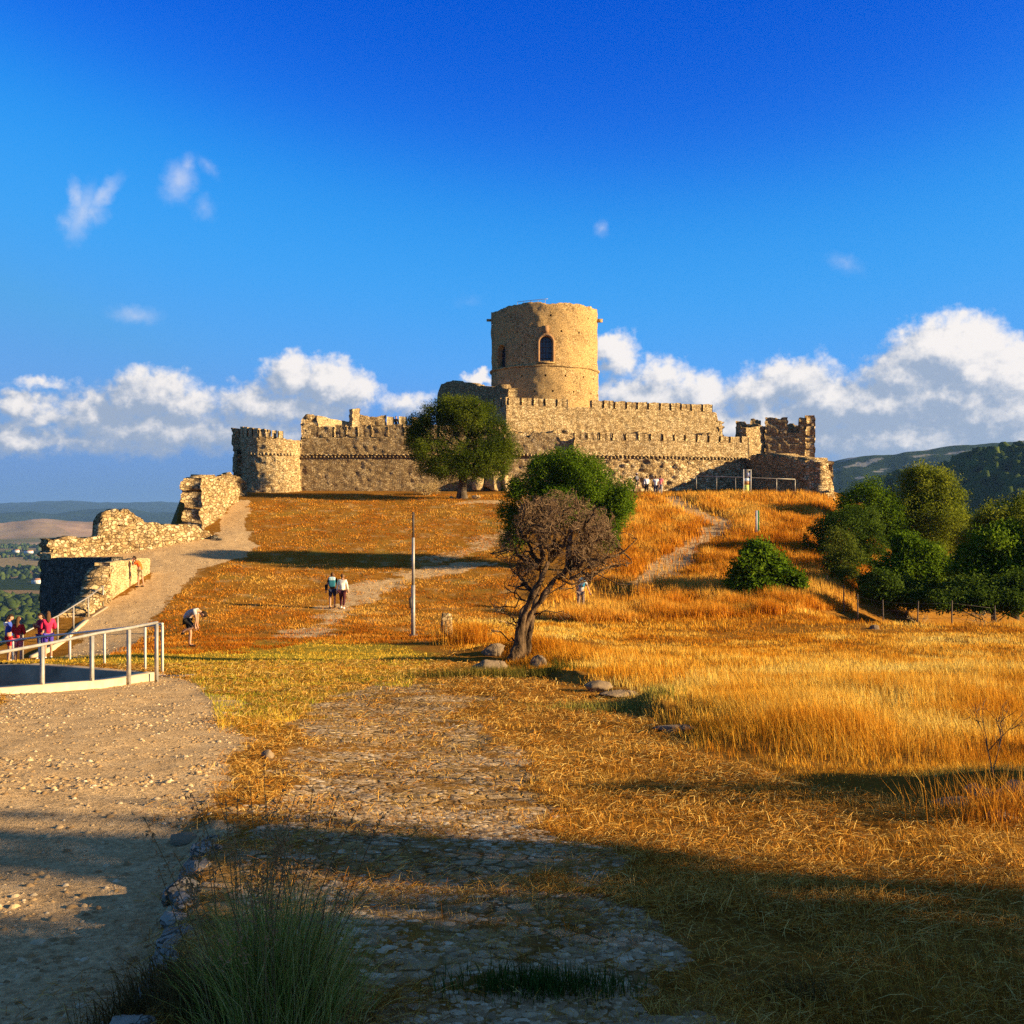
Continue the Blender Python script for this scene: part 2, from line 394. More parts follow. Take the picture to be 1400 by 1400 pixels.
# ---- the round keep tower
TC = np.array([X(744.5, 112.), 112.]); TR = 5.42
def tower():
    root = thing('castle_tower', (TC[0], TC[1], 2.4), 'tall round stone keep with an arched window and ragged top', 'tower')
    nu, z0, z1 = 190, 2.4, 20.35; nv = 96
    th = np.arange(nu)*2*math.pi/nu; z = np.linspace(z0, z1, nv)
    T, Zg = np.meshgrid(th, z, indexing='ij')
    arc = T*TR; row = np.floor(Zg/.3)
    d = (_h2(np.floor(arc/.45+_h2(row, row*0, 4)), row, 8)-.5)*.06
    p3 = np.stack([np.sin(T)*TR, -np.cos(T)*TR, Zg], -1); d = d+(vn3(p3*1.1, 3)-.5)*.10+(vn3(p3*.3, 5)-.5)*.16
    d = d+.05*sstep(14.4, 14.0, Zg)+.18*sstep(8, 2, Zg)
    Zt = Zg.copy(); topn = (fbm2(th*3+3, th*0, 3, 4)-.5)*.42+(_h2(np.floor(th*30), th*0, 3)-.5)*.13
    topn -= .28*np.exp(-((np.mod(th+1.05+math.pi, 2*math.pi)-math.pi)/.35)**2)
    Zt += topn[:, None]*sstep(19.4, 20.35, Zg)
    R = TR+d
    v = np.stack([np.sin(T)*R+TC[0], -np.cos(T)*R+TC[1], Zt], -1)
    # inner ring
    vi = np.stack([np.sin(T[:, -3:])*(TR-1.1)+TC[0], -np.cos(T[:, -3:])*(TR-1.1)+TC[1], Zt[:, -3:]-np.array([0, 1.2, 2.2])[None, :]-(.3 if 0 else 0)], -1)
    vv = np.concatenate([v, vi], 1); n2 = nv+3
    f = grid_faces(nu, n2, True)
    # openings
    def ang(px): return math.asin(max(-1, min(1, (px-744.5)/72.6)))
    wins = [(ang(744.2), .60, 14.62, 16.5, True), (ang(687.2), .66, 14.3, 15.9, False)]
    fc = (f[:, 0]//n2); fj = f[:, 0] % n2
    keep = np.ones(len(f), bool)
    for a0, hw, zb, zt, br in wins:
        da = (th[fc]+.5*2*math.pi/nu-a0+math.pi) % (2*math.pi)-math.pi
        zz = z[np.clip(fj, 0, nv-1)]+.09
        keep &= ~((np.abs(da*TR) < hw+.02) & (zz > zb-.02) & (zz < zt+hw-.05) & (fj < nv-1))
    # putlog holes, in rows
    holes = []
    for zr in (4.6, 6.3, 8.2, 9.9, 11.7, 13.3, 16.2, 17.6, 19.2):
        off = _h2(np.array([int(zr*10)]), np.array([1]), 2)[0]
        for k in range(16):
            r = _h2(np.array([k]), np.array([int(zr*7)]), 6)[0]
            if zr > 14.5 and r < .55: continue
            a = (k+off+(r-.5)*.3)/16*2*math.pi
            i = int(a/(2*math.pi)*nu) % nu; j = int((zr-z0)/(z1-z0)*(nv-1))
            if any(abs(((th[i]-w[0]+math.pi) % (2*math.pi)-math.pi)*TR) < w[1]+.5 and w[2]-.4 < zr < w[3]+1.2 for w in wins): continue
            holes.append((i, j))
    hs = {(i, j) for i, j in holes}
    keep &= ~np.array([(a, b) in hs for a, b in zip(fc, fj)])
    f = f[keep]
    mb = MB(); mb.add(vv.reshape(-1, 3), f)
    for i, j in holes:
        i2 = (i+1) % nu; q = np.array([vv[i, j], vv[i2, j], vv[i2, j+1], vv[i, j+1]])
        n = np.array([TC[0]-q[:, 0].mean(), TC[1]-q[:, 1].mean(), 0]); n /= np.linalg.norm(n)
        mb.add(np.concatenate([q, q+n*.45]), np.array([[0, 1, 5, 4], [1, 2, 6, 5], [2, 3, 7, 6], [3, 0, 4, 7], [4, 5, 6, 7]]))
    mb.build('wall', M['tower'], root)
    # floor inside
    a = np.arange(48)*2*math.pi/48
    mb = MB(); mb.add(np.concatenate([np.stack([np.cos(a)*(TR-.9)+TC[0], np.sin(a)*(TR-.9)+TC[1], a*0+18.4], -1), [[TC[0], TC[1], 18.42]]]),
                      np.array([[k, (k+1) % 48, 48] for k in range(48)]))
    mb.build('roof', M['plaster'], root)
    # string course
    mb = MB(); a = np.linspace(0, 2*math.pi, 121)[:-1]
    prof = np.array([(-.1, -.14), (.10, -.12), (.17, 0), (.17, .06), (.08, .12), (-.1, .14)])
    hgt = 14.22+.02*np.sin(a*9)
    ring = np.stack([np.sin(a)[:, None]*(TR+.02+prof[None, :, 0])+TC[0], -np.cos(a)[:, None]*(TR+.02+prof[None, :, 0])+TC[1], hgt[:, None]+prof[None, :, 1]], -1)
    mb.add(ring.reshape(-1, 3), grid_faces(120, 6, True)); mb.build('string_course', M['tower'], root)
    # windows
    for a0, hw, zb, zt, br in wins:
        n = np.array([math.sin(a0), -math.cos(a0), 0]); u = np.array([math.cos(a0), math.sin(a0), 0])
        c = np.array([TC[0], TC[1], 0])
        def outline(h, zb, zt, k=10):
            o = [(-h, zb), (-h, zt)]+[(-h*math.cos(t), zt+h*math.sin(t)) for t in np.linspace(0, math.pi, k)[1:-1]]+[(h, zt), (h, zb)]
            return np.array(o)
        fw = .26 if br else .10
        oi, oo = outline(hw, zb, zt), outline(hw+fw, zb-(.12 if not br else .05), zt)
        def pl(o, r): return c+u*o[:, :1]+np.array([0, 0, 1.])*o[:, 1:]+n*r
        r0, r1 = TR+.12, TR-.1
        rows = np.stack([pl(oo, TR-.45), pl(oo, r0), pl(oi, r0), pl(oi, r0-.75)], 1); k = len(oi)
        mb = MB(); mb.add(rows.reshape(-1, 3), grid_faces(k, 4))
        fr = mb.build('window', M['brick'] if br else M['tower'], root)
        mb = MB(); q = pl(oi, r0-.62); mb.add(np.concatenate([q, [q.mean(0)]]), np.array([[i, (i+1) % k, k] for i in range(k)]))
        mb.build('pane', M['pane'], fr)
        mb = MB()
        for x in (-.5*hw, 0, .5*hw) if br else (0,):
            b = pl(np.array([(x, zb), (x, zt+hw*.8)]), r0-.55); tube(mb, b, .022, 4)
        for z_ in np.linspace(zb+.35, zt+.1, 4): tube(mb, pl(np.array([(-hw, z_), (hw, z_)]), r0-.55), .02, 4)
        mb.build('grille', M['dark_metal'], fr)
        if br:
            mb = MB(); mb.add(boxv(c+n*(TR+.06)+np.array([0, 0, zt+hw+.62]), (.55, .14, .75), a0), BOXF); mb.build('niche', M['brick'], root)
        mb = MB(); mb.add(boxv(c+n*(TR+.02)+np.array([0, 0, zb-.12]), (2*hw+.55, .36, .14), a0), BOXF); mb.build('sill', M['tower'], fr)
    # spout stones
    for a0, zz in ((RAD(88), 19.55), (RAD(-86), 19.5), (RAD(80), 19.3)):
        n = np.array([math.sin(a0), -math.cos(a0), 0])
        mb = MB(); mb.add(boxv(np.array([TC[0], TC[1], zz])+n*(TR+.2), (.3, .6, .22), a0), BOXF); mb.build('spout', M['tower'], root)
    # thin safety rail along the parapet
    mb = MB(); aa = np.linspace(RAD(-34), RAD(2), 14)
    pts = [(TC[0]+math.sin(t)*(TR-.45), TC[1]-math.cos(t)*(TR-.45), 20.78+.12*math.sin(3*t)) for t in aa]
    tube(mb, pts, .025, 5)
    for q in pts[::3]: tube(mb, [(q[0], q[1], q[2]-.9), q], .02, 4)
    mb.build('railing', M['steel'], root)
tower()

# ---- inner keep wall (in shade) left of the tower
def poly_top(pairs):
    xs, zs = zip(*pairs)
    return lambda s, p: np.interp(s/s[-1], xs, zs)
kw = thing('keep_wall', (X(694, 101), 101, 2), 'shaded plain stone wall rising left of the round keep, behind the big tree', 'wall')
kp = [P2(598, 113), P2(625, 109), P2(695, 101)]
wall('wall', kp, 2, poly_top([(0, 12.2), (.06, 13.1), (.25, 13.2), (.5, 12.5), (.8, 11.75), (.9, 11.9), (.93, 11.4), (1, 11.45)]), 1.1, M['stone_brown'], kw, .18, .04, rag=.12, seed=3)

# ---- upper curtain wall with slit battlements
up = [P2(604, 109.5), P2(692, 99.5), P2(985, 106.8)]
uw = thing('curtain_wall', (X(692, 99.5), 99.5, 1.5), 'long upper battlemented wall of pale rubble in front of the round keep', 'castle wall')
wall('wall', up, 1.5, lambda s, p: 9.72+0*s-1.6*sstep(.985, 1, s/s[-1])*(s > 0), 1.4, M['stone_bright'], uw, .15, .05, rag=.06, seed=11)
p_, s_, k_ = resample(up, .05)
merlons(uw, up, 9.7, 10.42, .55, M['stone_bright'], 1.02, .17, 21, start=.4, end=k_[1]-.1)
merlons(uw, up, 9.7, lambda q: 10.42+.0*q, .55, M['stone_bright'], 1.02, .15, 31, start=k_[1]+.25, end=s_[-1]-.55, skip=(5, 6))
wall('wall_end', [P2(983, 106.7), P2(989, 106.9)], 5.5, 9.0, 1.5, M['stone_bright'], uw, .12, .16, rag=.3, seed=8, lump=.25)
# ragged ledge under it
lw = thing('ledge_wall', (X(735, 97), 97, 1), 'lower wall section with a ragged rubble ledge below the upper battlements', 'castle wall')
lp = [P2(690, 95.7), P2(786, 95.55)]
wall('wall', lp, 1.0, poly_top([(0, 6.95), (.35, 6.5), (.4, 7.1), (.75, 6.9), (.8, 6.2), (1, 6.5)]), 3.6, M['stone_bright'], lw, .14, .035, rag=.12, seed=14, batter=.12)
dentils('drain_course', lw, [(x, y-.12) for x, y in lp], Z(622, 95.6), M['stone_bright'], seed=3, ledge=False)
lp2 = [P2(700, 98.8), P2(985, 105.4)]
wall('rubble_ledge', lp2, 5.6, lambda s, p: 7.15+.15*np.sin(s*1.7), 2.0, M['stone_rough'], lw, .14, .2, (.5, .3), rag=.35, seed=15, lump=.2)

# ---- outer lower wall
op = [P2(785, 95.2), P2(905, 96.8), P2(1024, 100.0)]
ow = thing('outer_wall', (X(900, 96), 96, 1), 'lower outer battlemented wall in sunlight behind the group of visitors', 'castle wall')
wall('wall', op, 4.55, 6.3, .9, M['stone_bright'], ow, .14, .045, rag=.05, seed=41)
wall('wall_base', [(x+.0, y-.02) for x, y in op], lambda s, p: hz(p[:, 0], p[:, 1])-.6, 4.72, 1.0, M['stone_rough'], ow, .13, .13, (.45, .3), rag=.04, seed=43, batter=.35, lump=.12)
merlons(ow, op, 6.28, lambda q: 6.92-.006*q, .5, M['stone_bright'], .98, .15, 51, ragged=.05, start=.05)
dentils('drain_course', ow, [(x, y-.05) for x, y in op], 4.78, M['stone_bright'], step=.36, seed=5)

# ---- ruined corner tower on the right
rt = thing('ruined_tower', (X(1075, 97), 97, 1), 'ruined corner tower of dark brown rubble with broken merlons, right end of castle', 'tower')
wall('wall', [P2(1020, 100.0), P2(1046, 101.4)], 3.8, poly_top([(0, 7.65), (1, 7.95)]), .9, M['stone_bright'], rt, .13, .06, rag=.08, seed=61)
fp = [P2(1046, 101.0), P2(1114, 100.2)]
wall('wall', fp, 3.8, Z(591, 100.6), 1.0, M['stone_brown'], rt, .13, .06, rag=.08, seed=62, lump=.04)
wall('merlon', [P2(1046.5, 101.0), P2(1077, 100.6)], 7.1, Z(571, 101), .8, M['stone_brown'], rt, .13, .06, rag=.12, seed=63)
wall('merlon', [P2(1093, 100.4), P2(1114, 100.2)], 7.1, Z(570, 100), .8, M['stone_brown'], rt, .13, .06, rag=.1, seed=64)
wall('side_wall', [P2(1114, 100.2), (X(1114, 100.2)+.6, 105)], 1.5, Z(572, 100.2), .8, M['stone_rough'], rt, .13, .1, rag=.3, seed=65)
wall('rear_wall', [P2(1006, 107), P2(1046, 106.4)], 4, Z(578, 107), .7, M['stone_brown'], rt, .15, .08, rag=.5, seed=66, ragc=1.0)
wall('rear_wall', [P2(1046, 106.4), P2(1100, 105.4)], 4, Z(582, 106), .7, M['stone_brown'], rt, .15, .08, rag=.2, seed=67)
wall('rear_merlon', [P2(1026, 106.7), P2(1040, 106.5)], 7, Z(573, 106.5), .7, M['stone_brown'], rt, .15, .08, rag=.3, seed=68)
wall('base_wall', [P2(1024, 99.5), P2(1060, 96.2), P2(1100, 92.6)], lambda s, p: hz(p[:, 0], p[:, 1])-.7, poly_top([(0, 4.9), (.15, 5.15), (.6, 4.95), (.85, 4.45), (1, 4.35)]), 3.0, M['stone_brown'], rt, .14, .09, rag=.22, seed=69, lump=.1)
wall('rubble_base', [P2(1100, 92.6), P2(1121, 91.6), P2(1139, 93.8)], lambda s, p: -1.6+0*s, poly_top([(0, 4.4), (.25, 4.2), (.5, 3.9), (.75, 3.4), (1, 2.2)]), 1.5, M['stone_rough'], rt, .14, .2, (.5, .32), rag=.5, seed=70, lump=.35, batter=.5)
wall('rubble_base', [P2(1108, 91.2), P2(1130, 90.2), P2(1143, 92.2)], lambda s, p: -2.2+0*s, poly_top([(0, 1.2), (.4, 1.7), (.8, 1.5), (1, .8)]), 1.2, M['stone_rough'], rt, .13, .22, (.6, .35), rag=.3, seed=71, lump=.3, batter=.2)

# ---- long left wall
lc = [P2(411, 96.6), P2(600, 96.35), P2(693, 96.2)]
cw = thing('curtain_wall', (X(500, 97), 97, 1), 'long left castle wall of brown rubble behind the big green tree', 'castle wall')
wall('wall', lc, lambda s, p: hz(p[:, 0], p[:, 1])-.6, 6.62, 1.2, M['stone_brown'], cw, .14, .034, rag=.06, seed=81)
dentils('drain_course', cw, [(x, y-.02) for x, y in lc], Z(624, 96.4), M['stone_brown'], step=.32, seed=8)
ps, ss, ks = resample(lc, .05)
sl = [411, 457, 473, 489, 508, 530, 552, 575, 600, 622, 645, 668, 691]
for i in range(len(sl)-1):
    d0 = 96.6-(sl[i]-411)/282*.4; d1 = 96.6-(sl[i+1]-411)/282*.4
    w0, w1 = P2(sl[i]+.9, d0), P2(sl[i+1]-1.1, d1)
    wall('merlon', [w0, ((w0[0]+w1[0])/2, (w0[1]+w1[1])/2), w1], 6.6, 7.55+.12*(i % 2), .55, M['stone_brown'], cw, .14, .05, rag=.1, seed=90+i)
wall('corner_pillar', [P2(412, 96.5), P2(434, 96.7)], 6.5, poly_top([(0, 8.25), (.3, 8.6), (1, 8.5)]), 1.3, M['stone_rough'], cw, .13, .09, rag=.2, seed=101)
wall('parapet_wall', [P2(433, 98.5), P2(486, 100.6)], 6.2, poly_top([(0, 8.7), (.5, 8.35), (1, 8.2)]), .6, M['plaster'], cw, .16, .03, rag=.06, seed=102)
wall('turret', [P2(482, 99.6), P2(492.5, 100)], 6.5, 9.35, .8, M['plaster'], cw, .14, .05, rag=.12, seed=103)
rw = thing('rear_wall', (X(530, 102), 102, 2), 'low rubble wall with small crenels seen over the left castle wall', 'castle wall')
rp = [P2(489, 101.5), P2(640, 103)]
wall('wall', rp, 2, 8.1, .8, M['stone_brown'], rw, .16, .06, rag=.06, seed=104)
wall('wall_cap', [P2(489, 101.4), P2(528, 101.8)], 8.0, 8.95, .7, M['stone_brown'], rw, .15, .06, rag=.15, seed=105)
merlons(rw, [P2(529, 101.8), P2(640, 103)], 8.08, 8.85, .5, M['plaster'], .62, .5, 111)
# flat boxed ledge near the tree
# ---- half-round bastion
bc = np.array([X(371, 97.6), 97.6]); bR = 2.95
def arc(a0, a1, n=14, R=bR): return [(bc[0]+math.sin(a)*R, bc[1]-math.cos(a)*R) for a in np.linspace(a0, a1, n)]
bs = thing('round_bastion', (bc[0], bc[1], 1), 'half-round bastion with a broken left edge, left end of the castle', 'tower')
wall('wall', arc(RAD(-98), RAD(92)), lambda s, p: hz(p[:, 0], p[:, 1])-.8, poly_top([(0, 6.1), (.1, 6.7), (.16, 6.5), (.6, 6.45), (.75, 6.3), (1, 6.25)]), 1.0, M['stone_bright'], bs, .13, .07, rag=.08, seed=121, batter=.12, lump=.05)
wall('broken_edge', arc(RAD(-102), RAD(-50), 6, bR+.25), lambda s, p: hz(p[:, 0], p[:, 1])-.8, poly_top([(0, 6.9), (.4, 7.5), (.8, 7.2), (.85, 5.8), (1, 5.2)]), 1.1, M['stone_rough'], bs, .13, .2, rag=.3, seed=122, lump=.2)
merlons(bs, arc(RAD(-52), RAD(40)), 6.4, lambda q: 7.4-.10*q, .5, M['plaster'], .42, .14, 131)
dentils('drain_course', bs, arc(RAD(-60), RAD(70), 14, bR-.02), Z(621, 95), M['plaster'], step=.3, seed=9, ledge=False)

# ---- ruined walls going down the left slope
rs = thing('ruined_wall', (X(262, 78), 78, 0), 'thick crumbling rubble stub beside the slope path, below the round bastion', 'ruined wall')
wall('wall', [P2(276, 73.5), P2(300, 79), P2(324, 86)][::1], lambda s, p: hz(p[:, 0], p[:, 1])-1.5, poly_top([(0, 2.05), (.15, 2.35), (.5, 2.5), (.75, 2.45), (.92, 1.9), (1, 1.3)]), 1.35, M['stone_rough'], rs, .12, .16, (.42, .3), rag=.25, seed=141, lump=.25)
rd = thing('ruined_wall', (X(322, 90), 90, 1), 'low dark ruined wall piece between crumbling stub and round bastion', 'ruined wall')
wall('wall', [P2(306, 89), P2(337, 90.5)], .2, poly_top([(0, 3.1), (.5, 3.25), (1, 2.6)]), 1.0, M['stone_brown'], rd, .14, .12, rag=.25, seed=142, lump=.1)
lr = thing('ruined_wall', (X(170, 66), 66, -3), 'long low ruined rubble wall with a taller squared block, left edge of hill', 'ruined wall')
rpth = [P2(66, 63.2), P2(140, 65.6), P2(205, 67.5), P2(268, 70), P2(303, 71.5)]
def lrtop(s, p):
    px = 700+F*p[:, 0]/p[:, 1]
    y = np.interp(px, [60, 66, 80, 139, 140.5, 147, 165, 180, 203, 206, 268, 280, 303], [742, 736, 735, 731, 703, 699, 698, 701, 716, 717, 717, 724, 737])
    return (700-y)/F*p[:, 1]
wall('wall', rpth, lambda s, p: np.minimum(hz(p[:, 0], p[:, 1]-.5), Z(764, 65))-.5, lrtop, 1.1, M['stone_rough'], lr, .11, .12, (.38, .26), rag=.16, seed=143, lump=.12)
for k in range(26):   # squared stones left on the wall top
    pass
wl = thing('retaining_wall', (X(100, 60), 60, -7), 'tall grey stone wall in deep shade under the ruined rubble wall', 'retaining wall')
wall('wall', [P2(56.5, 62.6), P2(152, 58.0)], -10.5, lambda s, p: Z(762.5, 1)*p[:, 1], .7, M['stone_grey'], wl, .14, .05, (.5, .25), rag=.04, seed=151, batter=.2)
wall('capping', [P2(56, 62.5), P2(69, 61.9)], -2.7, -2.3, .7, M['plaster'], wl, .12, .05, rag=.15, seed=152)
wr = thing('retaining_wall', (-20.1, 56, -4), 'plastered sunlit low wall with a crumbled stepped end beside slope path', 'retaining wall')
wall('wall', [P2(205, 60.6), P2(150, 54.4)][::-1], lambda s, p: hz(p[:, 0]+.8, p[:, 1])-1.2, -2.52, .75, M['plaster'], wr, .12, .025, rag=.05, seed=153)
wall('broken_end', [P2(117, 49.2), P2(151, 54.5)], lambda s, p: hz(p[:, 0]+.8, p[:, 1])-2.2, lambda s, p: np.interp(s/s[-1], np.linspace(0, 1, 8), [-4.6, -4.35, -4.3, -3.9, -3.85, -3.3, -3.2, -2.6]), .9, M['stone_rough'], wr, .11, .14, (.4, .25), rag=.2, seed=154, lump=.15)

# ------------------------------------------------------------------ ground
D1 = pxpoly([(-30, 972), (70, 944), (180, 922), (250, 928), (300, 960), (335, 1010), (285, 1075), (310, 1135)])+[KERB[3], KERB[1], KERB[0], (-1, -4), (-9, -4), (-12, 8)]
D2 = pxpoly([(30, 910), (110, 858), (150, 822), (205, 797), (208, 766), (262, 750), (300, 738), (300, 715), (318, 684), (342, 684), (333, 735), (352, 745), (330, 762), (290, 772), (240, 815), (205, 850), (150, 892)])
D3 = pxpoly([(430, 955), (520, 930), (600, 945), (660, 980), (780, 1075), (880, 1180), (980, 1270), (1080, 1400)])+[(1.0, -4), (-1.0, -4)]+[KERB[1], KERB[3]]+pxpoly([(330, 1150), (400, 1095), (390, 1030)])
D4 = [(640, 772), (560, 790), (510, 800), (470, 835), (415, 872)]
D4 = pxpoly(D4)
D5 = pxpoly([(915, 681), (950, 700), (985, 716), (955, 742), (915, 775), (880, 800)])
D5b = pxpoly([(700, 727), (640, 750), (560, 790)])
D6 = pxpoly([(126, 765), (300, 731), (306, 742), (208, 772), (138, 774)])
PIT = pxpoly([(615, 690), (700, 690), (700, 683), (640, 684)])
LAWN = pxpoly([(150, 905), (152, 892), (205, 850), (240, 815), (300, 774), (352, 746), (336, 690), (420, 676), (690, 676), (700, 720), (722, 780), (692, 842), (640, 850), (600, 880), (420, 880)])
GREEN = pxpoly([(190, 908), (100, 911), (-40, 922), (-40, 908), (40, 902), (150, 894), (250, 886), (330, 885), (470, 872), (560, 885), (590, 905), (560, 940), (470, 935), (380, 1000), (300, 1010), (290, 960), (255, 922)])
EDGE = [tuple(rg(*p)[:2]) for p in [(600, 885), (650, 905), (740, 925), (830, 955), (900, 990), (960, 1030), (1080, 1070), (1240, 1095), (1399, 1100)]]
TALL = EDGE+[(7, 7.5), (16, 7.2), (34, 20), (38, 51), (20, 52), (11, 52), (3, 47)]+[tuple(rg(*p)[:2]) for p in [(690, 845), (640, 850), (600, 855)]]
SLOPE = [tuple(rg(*p)[:2]) for p in [(690, 838), (760, 800), (850, 760), (850, 700), (885, 678)]]+[(17, 89.5), (27.5, 90), (29, 88), (25, 72), (17, 55), (12, 49.6), (3, 47)]

BANK = (TALL, EDGE, [(*rg(690, 930)[:2], 2.0, .26), (*rg(862, 975)[:2], 1.3, .2), (*rg(1180, 1090)[:2], 0.8, .16), (*rg(1400, 1100)[:2], .9, .15)])
def masks(x, y):
    def soft(poly, w):
        base = inpoly(poly, x, y).astype(float)
        jx = (fbm2(x/.5, y/.5, 3, 41)-.5)+(fbm2(x/2.2, y/2.2, 3, 45)-.5)*1.6; jy = (fbm2(x/.5, y/.5, 3, 42)-.5)+(fbm2(x/2.2, y/2.2, 3, 46)-.5)*1.6
        for k, (ox, oy) in enumerate(((w, 0), (-w, 0), (0, w), (0, -w))):
            base = base+inpoly(poly, x+ox+jx*w*3, y+oy+jy*w*3)
        return base/5
    dirt = soft(D1, .25)
    dirt = np.maximum(dirt, soft(D2, .35))
    n = (fbm2(x/1.5, y/1.5, 4, 43)-.5)*2
    dirt = np.maximum(dirt, soft(D6, .25))
    dirt = np.maximum(dirt, .62*sstep(1.7, .4, dpoly(D4, x, y)+n*1.5))
    dirt = np.maximum(dirt, .66*sstep(1.5, .4, dpoly(D5, x, y)+n*1.5))
    dirt = np.maximum(dirt, .5*sstep(2.0, .4, dpoly(D5b, x, y)+n*1.8))
    dirt = np.maximum(dirt, .6*soft(PIT, .4))
    cob = soft(D3, .4)
    lawn = soft(LAWN, .4)
    green = soft(GREEN, .6)
    return np.stack([dirt, cob, lawn, green], -1)

def fan(name, radii, az, mat, dz=0.0, paint=True):
    A, R = np.meshgrid(az, radii, indexing='ij')
    x = np.sin(A)*R; y = np.cos(A)*R
    z = hz(x.ravel(), y.ravel()).reshape(x.shape)+dz
    v = np.stack([x, y, z], -1).reshape(-1, 3)
    n = len(radii)
    f = grid_faces(len(az), n)[:, ::-1]
    c = masks(x.ravel(), y.ravel()) if paint else None
    return mesh_obj(name, v, [f], mat, None, True, c, 'cover')
AZ1 = np.concatenate([np.linspace(-180, -34, 110)[:-1], np.linspace(-34, 34, 900)[:-1], np.linspace(34, 180, 110)])*math.pi/180
RR = np.concatenate([np.geomspace(.25, 2.5, 30)[:-1], np.geomspace(2.5, 130, 640)[:-1], np.geomspace(130, 180, 14)])

m, t, out = newmat('hilltop_earth')
p = pos(t)
at = t.n('ShaderNodeAttribute', {'attribute_name': 'cover'})
sp = t.n('ShaderNodeSeparateColor', None, Color=at.outputs['Color'])
dirt, cob, lawn, green = sp.outputs[0], sp.outputs[1], sp.outputs[2], at.outputs['Alpha']
nb = t.noise(p, .45, 5, .6); nm = t.noise(p, 3.0, 5, .65); nf = t.noise(p, 22, 5, .7)
nc = t.noise(p, 90, 3, .7)
straw = t.ramp(t.mix(.5, nm, nf), [(.3, (.07, .030, .007)), (.5, (.24, .11, .02)), (.7, (.50, .27, .06))])
straw = t.mix(t.ramp(nb, [(.4, 0), (.6, .65)]), straw, (.25, .105, .016))
cl = t.ramp(t.mix(.5, nm, nf), [(.3, (.13, .05, .009)), (.5, (.30, .125, .018)), (.7, (.46, .21, .035))])
cl = t.mix(t.ramp(nb, [(.42, 0), (.62, .5)]), cl, (.23, .13, .02))
cl = t.mix(t.m('MULTIPLY', t.step(t.noise(p, .9, 5, .65), .52, .66), .6), cl, t.mix(nf, (.34, .2, .08), (.58, .38, .17)))
cl = t.mix(t.m('MULTIPLY', t.step(t.noise(p, .28, 4, .6), .55, .68), .45), cl, (.26, .20, .035))
col = t.mix(lawn, straw, cl)
cg = t.ramp(nm, [(.25, (.16, .12, .015)), (.6, (.36, .27, .035)), (.85, (.48, .38, .07))])
col = t.mix(t.m('MULTIPLY', green, .85), col, cg)
ve = t.n('ShaderNodeTexVoronoi', {'feature': 'F1'}, Vector=t.v('ADD', p, t.v('SCALE', t.noise(p, 5, 2, out=1), .12)), Scale=7.0)
vd = t.n('ShaderNodeTexVoronoi', {'feature': 'DISTANCE_TO_EDGE'}, Vector=t.v('ADD', p, t.v('SCALE', t.noise(p, 5, 2, out=1), .12)), Scale=7.0)
ce = t.step(vd.outputs['Distance'], 0, .16)
cr = t.n('ShaderNodeSeparateColor', None, Color=ve.outputs['Color']).outputs[0]
cst = t.ramp(cr, [(0, (.26, .165, .075)), (.5, (.45, .305, .155)), (1, (.60, .44, .26))])
cst = t.mix(.5, cst, t.ramp(nf, [(.3, .5), (.7, 1.3)]), 'MULTIPLY')
cc = t.mix(ce, (.13, .075, .03), cst)
cc = t.mix(t.m('MULTIPLY', t.step(nm, .46, .6), .75), cc, t.mix(nf, (.26, .145, .045), (.52, .32, .11)))
cf = t.m('MULTIPLY', t.step(t.m('ADD', cob, t.m('MULTIPLY', t.m('SUBTRACT', nm, .5), 1.2)), .25, .75), t.step(t.noise(p, 1.4, 5, .65), .34, .56), clamp=True)
col = t.mix(cf, col, cc)
cd = t.ramp(nm, [(.25, (.46, .29, .135)), (.55, (.62, .41, .20)), (.8, (.70, .50, .27))])
cd = t.mix(.8, cd, t.ramp(nf, [(.32, .4), (.68, 1.35)]), 'MULTIPLY')
cd = t.mix(t.step(nc, .62, .72), cd, (.5, .4, .27))
dm = t.step(t.m('ADD', dirt, t.m('MULTIPLY', t.m('SUBTRACT', nm, .5), .9)), .35, .62)
col = t.mix(dm, col, cd)
# steep bare banks
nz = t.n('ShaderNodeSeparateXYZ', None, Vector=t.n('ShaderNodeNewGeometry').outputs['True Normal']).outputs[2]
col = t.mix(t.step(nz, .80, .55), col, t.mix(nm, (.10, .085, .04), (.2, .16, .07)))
hb = t.m('ADD', t.m('MULTIPLY', nf, 1.0), t.m('ADD', t.m('MULTIPLY', t.m('MULTIPLY', cf, ce), .9), t.m('MULTIPLY', nm, .8)))
hb = t.m('ADD', hb, t.m('MULTIPLY', nc, .25))
finish(t, out, col, 1.0, hb, .8, .028, .0)
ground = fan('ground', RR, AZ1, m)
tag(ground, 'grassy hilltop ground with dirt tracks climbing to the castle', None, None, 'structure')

# ---- the country below and the hills
m, t, out = newmat('distant_country')
p = pos(t)
vo = t.n('ShaderNodeTexVoronoi', {'feature': 'F1'}, Vector=t.v('MULTIPLY', t.v('ADD', p, t.v('SCALE', t.noise(p, .002, 2, out=1), 260.)), (1, .55, 0)), Scale=.0021)
cr = t.n('ShaderNodeSeparateColor', None, Color=vo.outputs['Color'])
fields = t.ramp(cr.outputs[0], [(0, (.30, .20, .085)), (.25, (.24, .15, .055)), (.42, (.09, .11, .03)), (.6, (.42, .31, .13)), (.8, (.16, .12, .055)), (1, (.34, .21, .10))])
fields = t.mix(t.ramp(t.noise(p, .012, 5), [(.4, 0), (.6, .45)]), fields, (.19, .14, .06))
at = t.n('ShaderNodeAttribute', {'attribute_name': 'cover'}); sp = t.n('ShaderNodeSeparateColor', None, Color=at.outputs['Color'])
wood = t.ramp(t.noise(p, .05, 5, .7), [(.3, (.010, .022, .007)), (.7, (.045, .07, .018))])
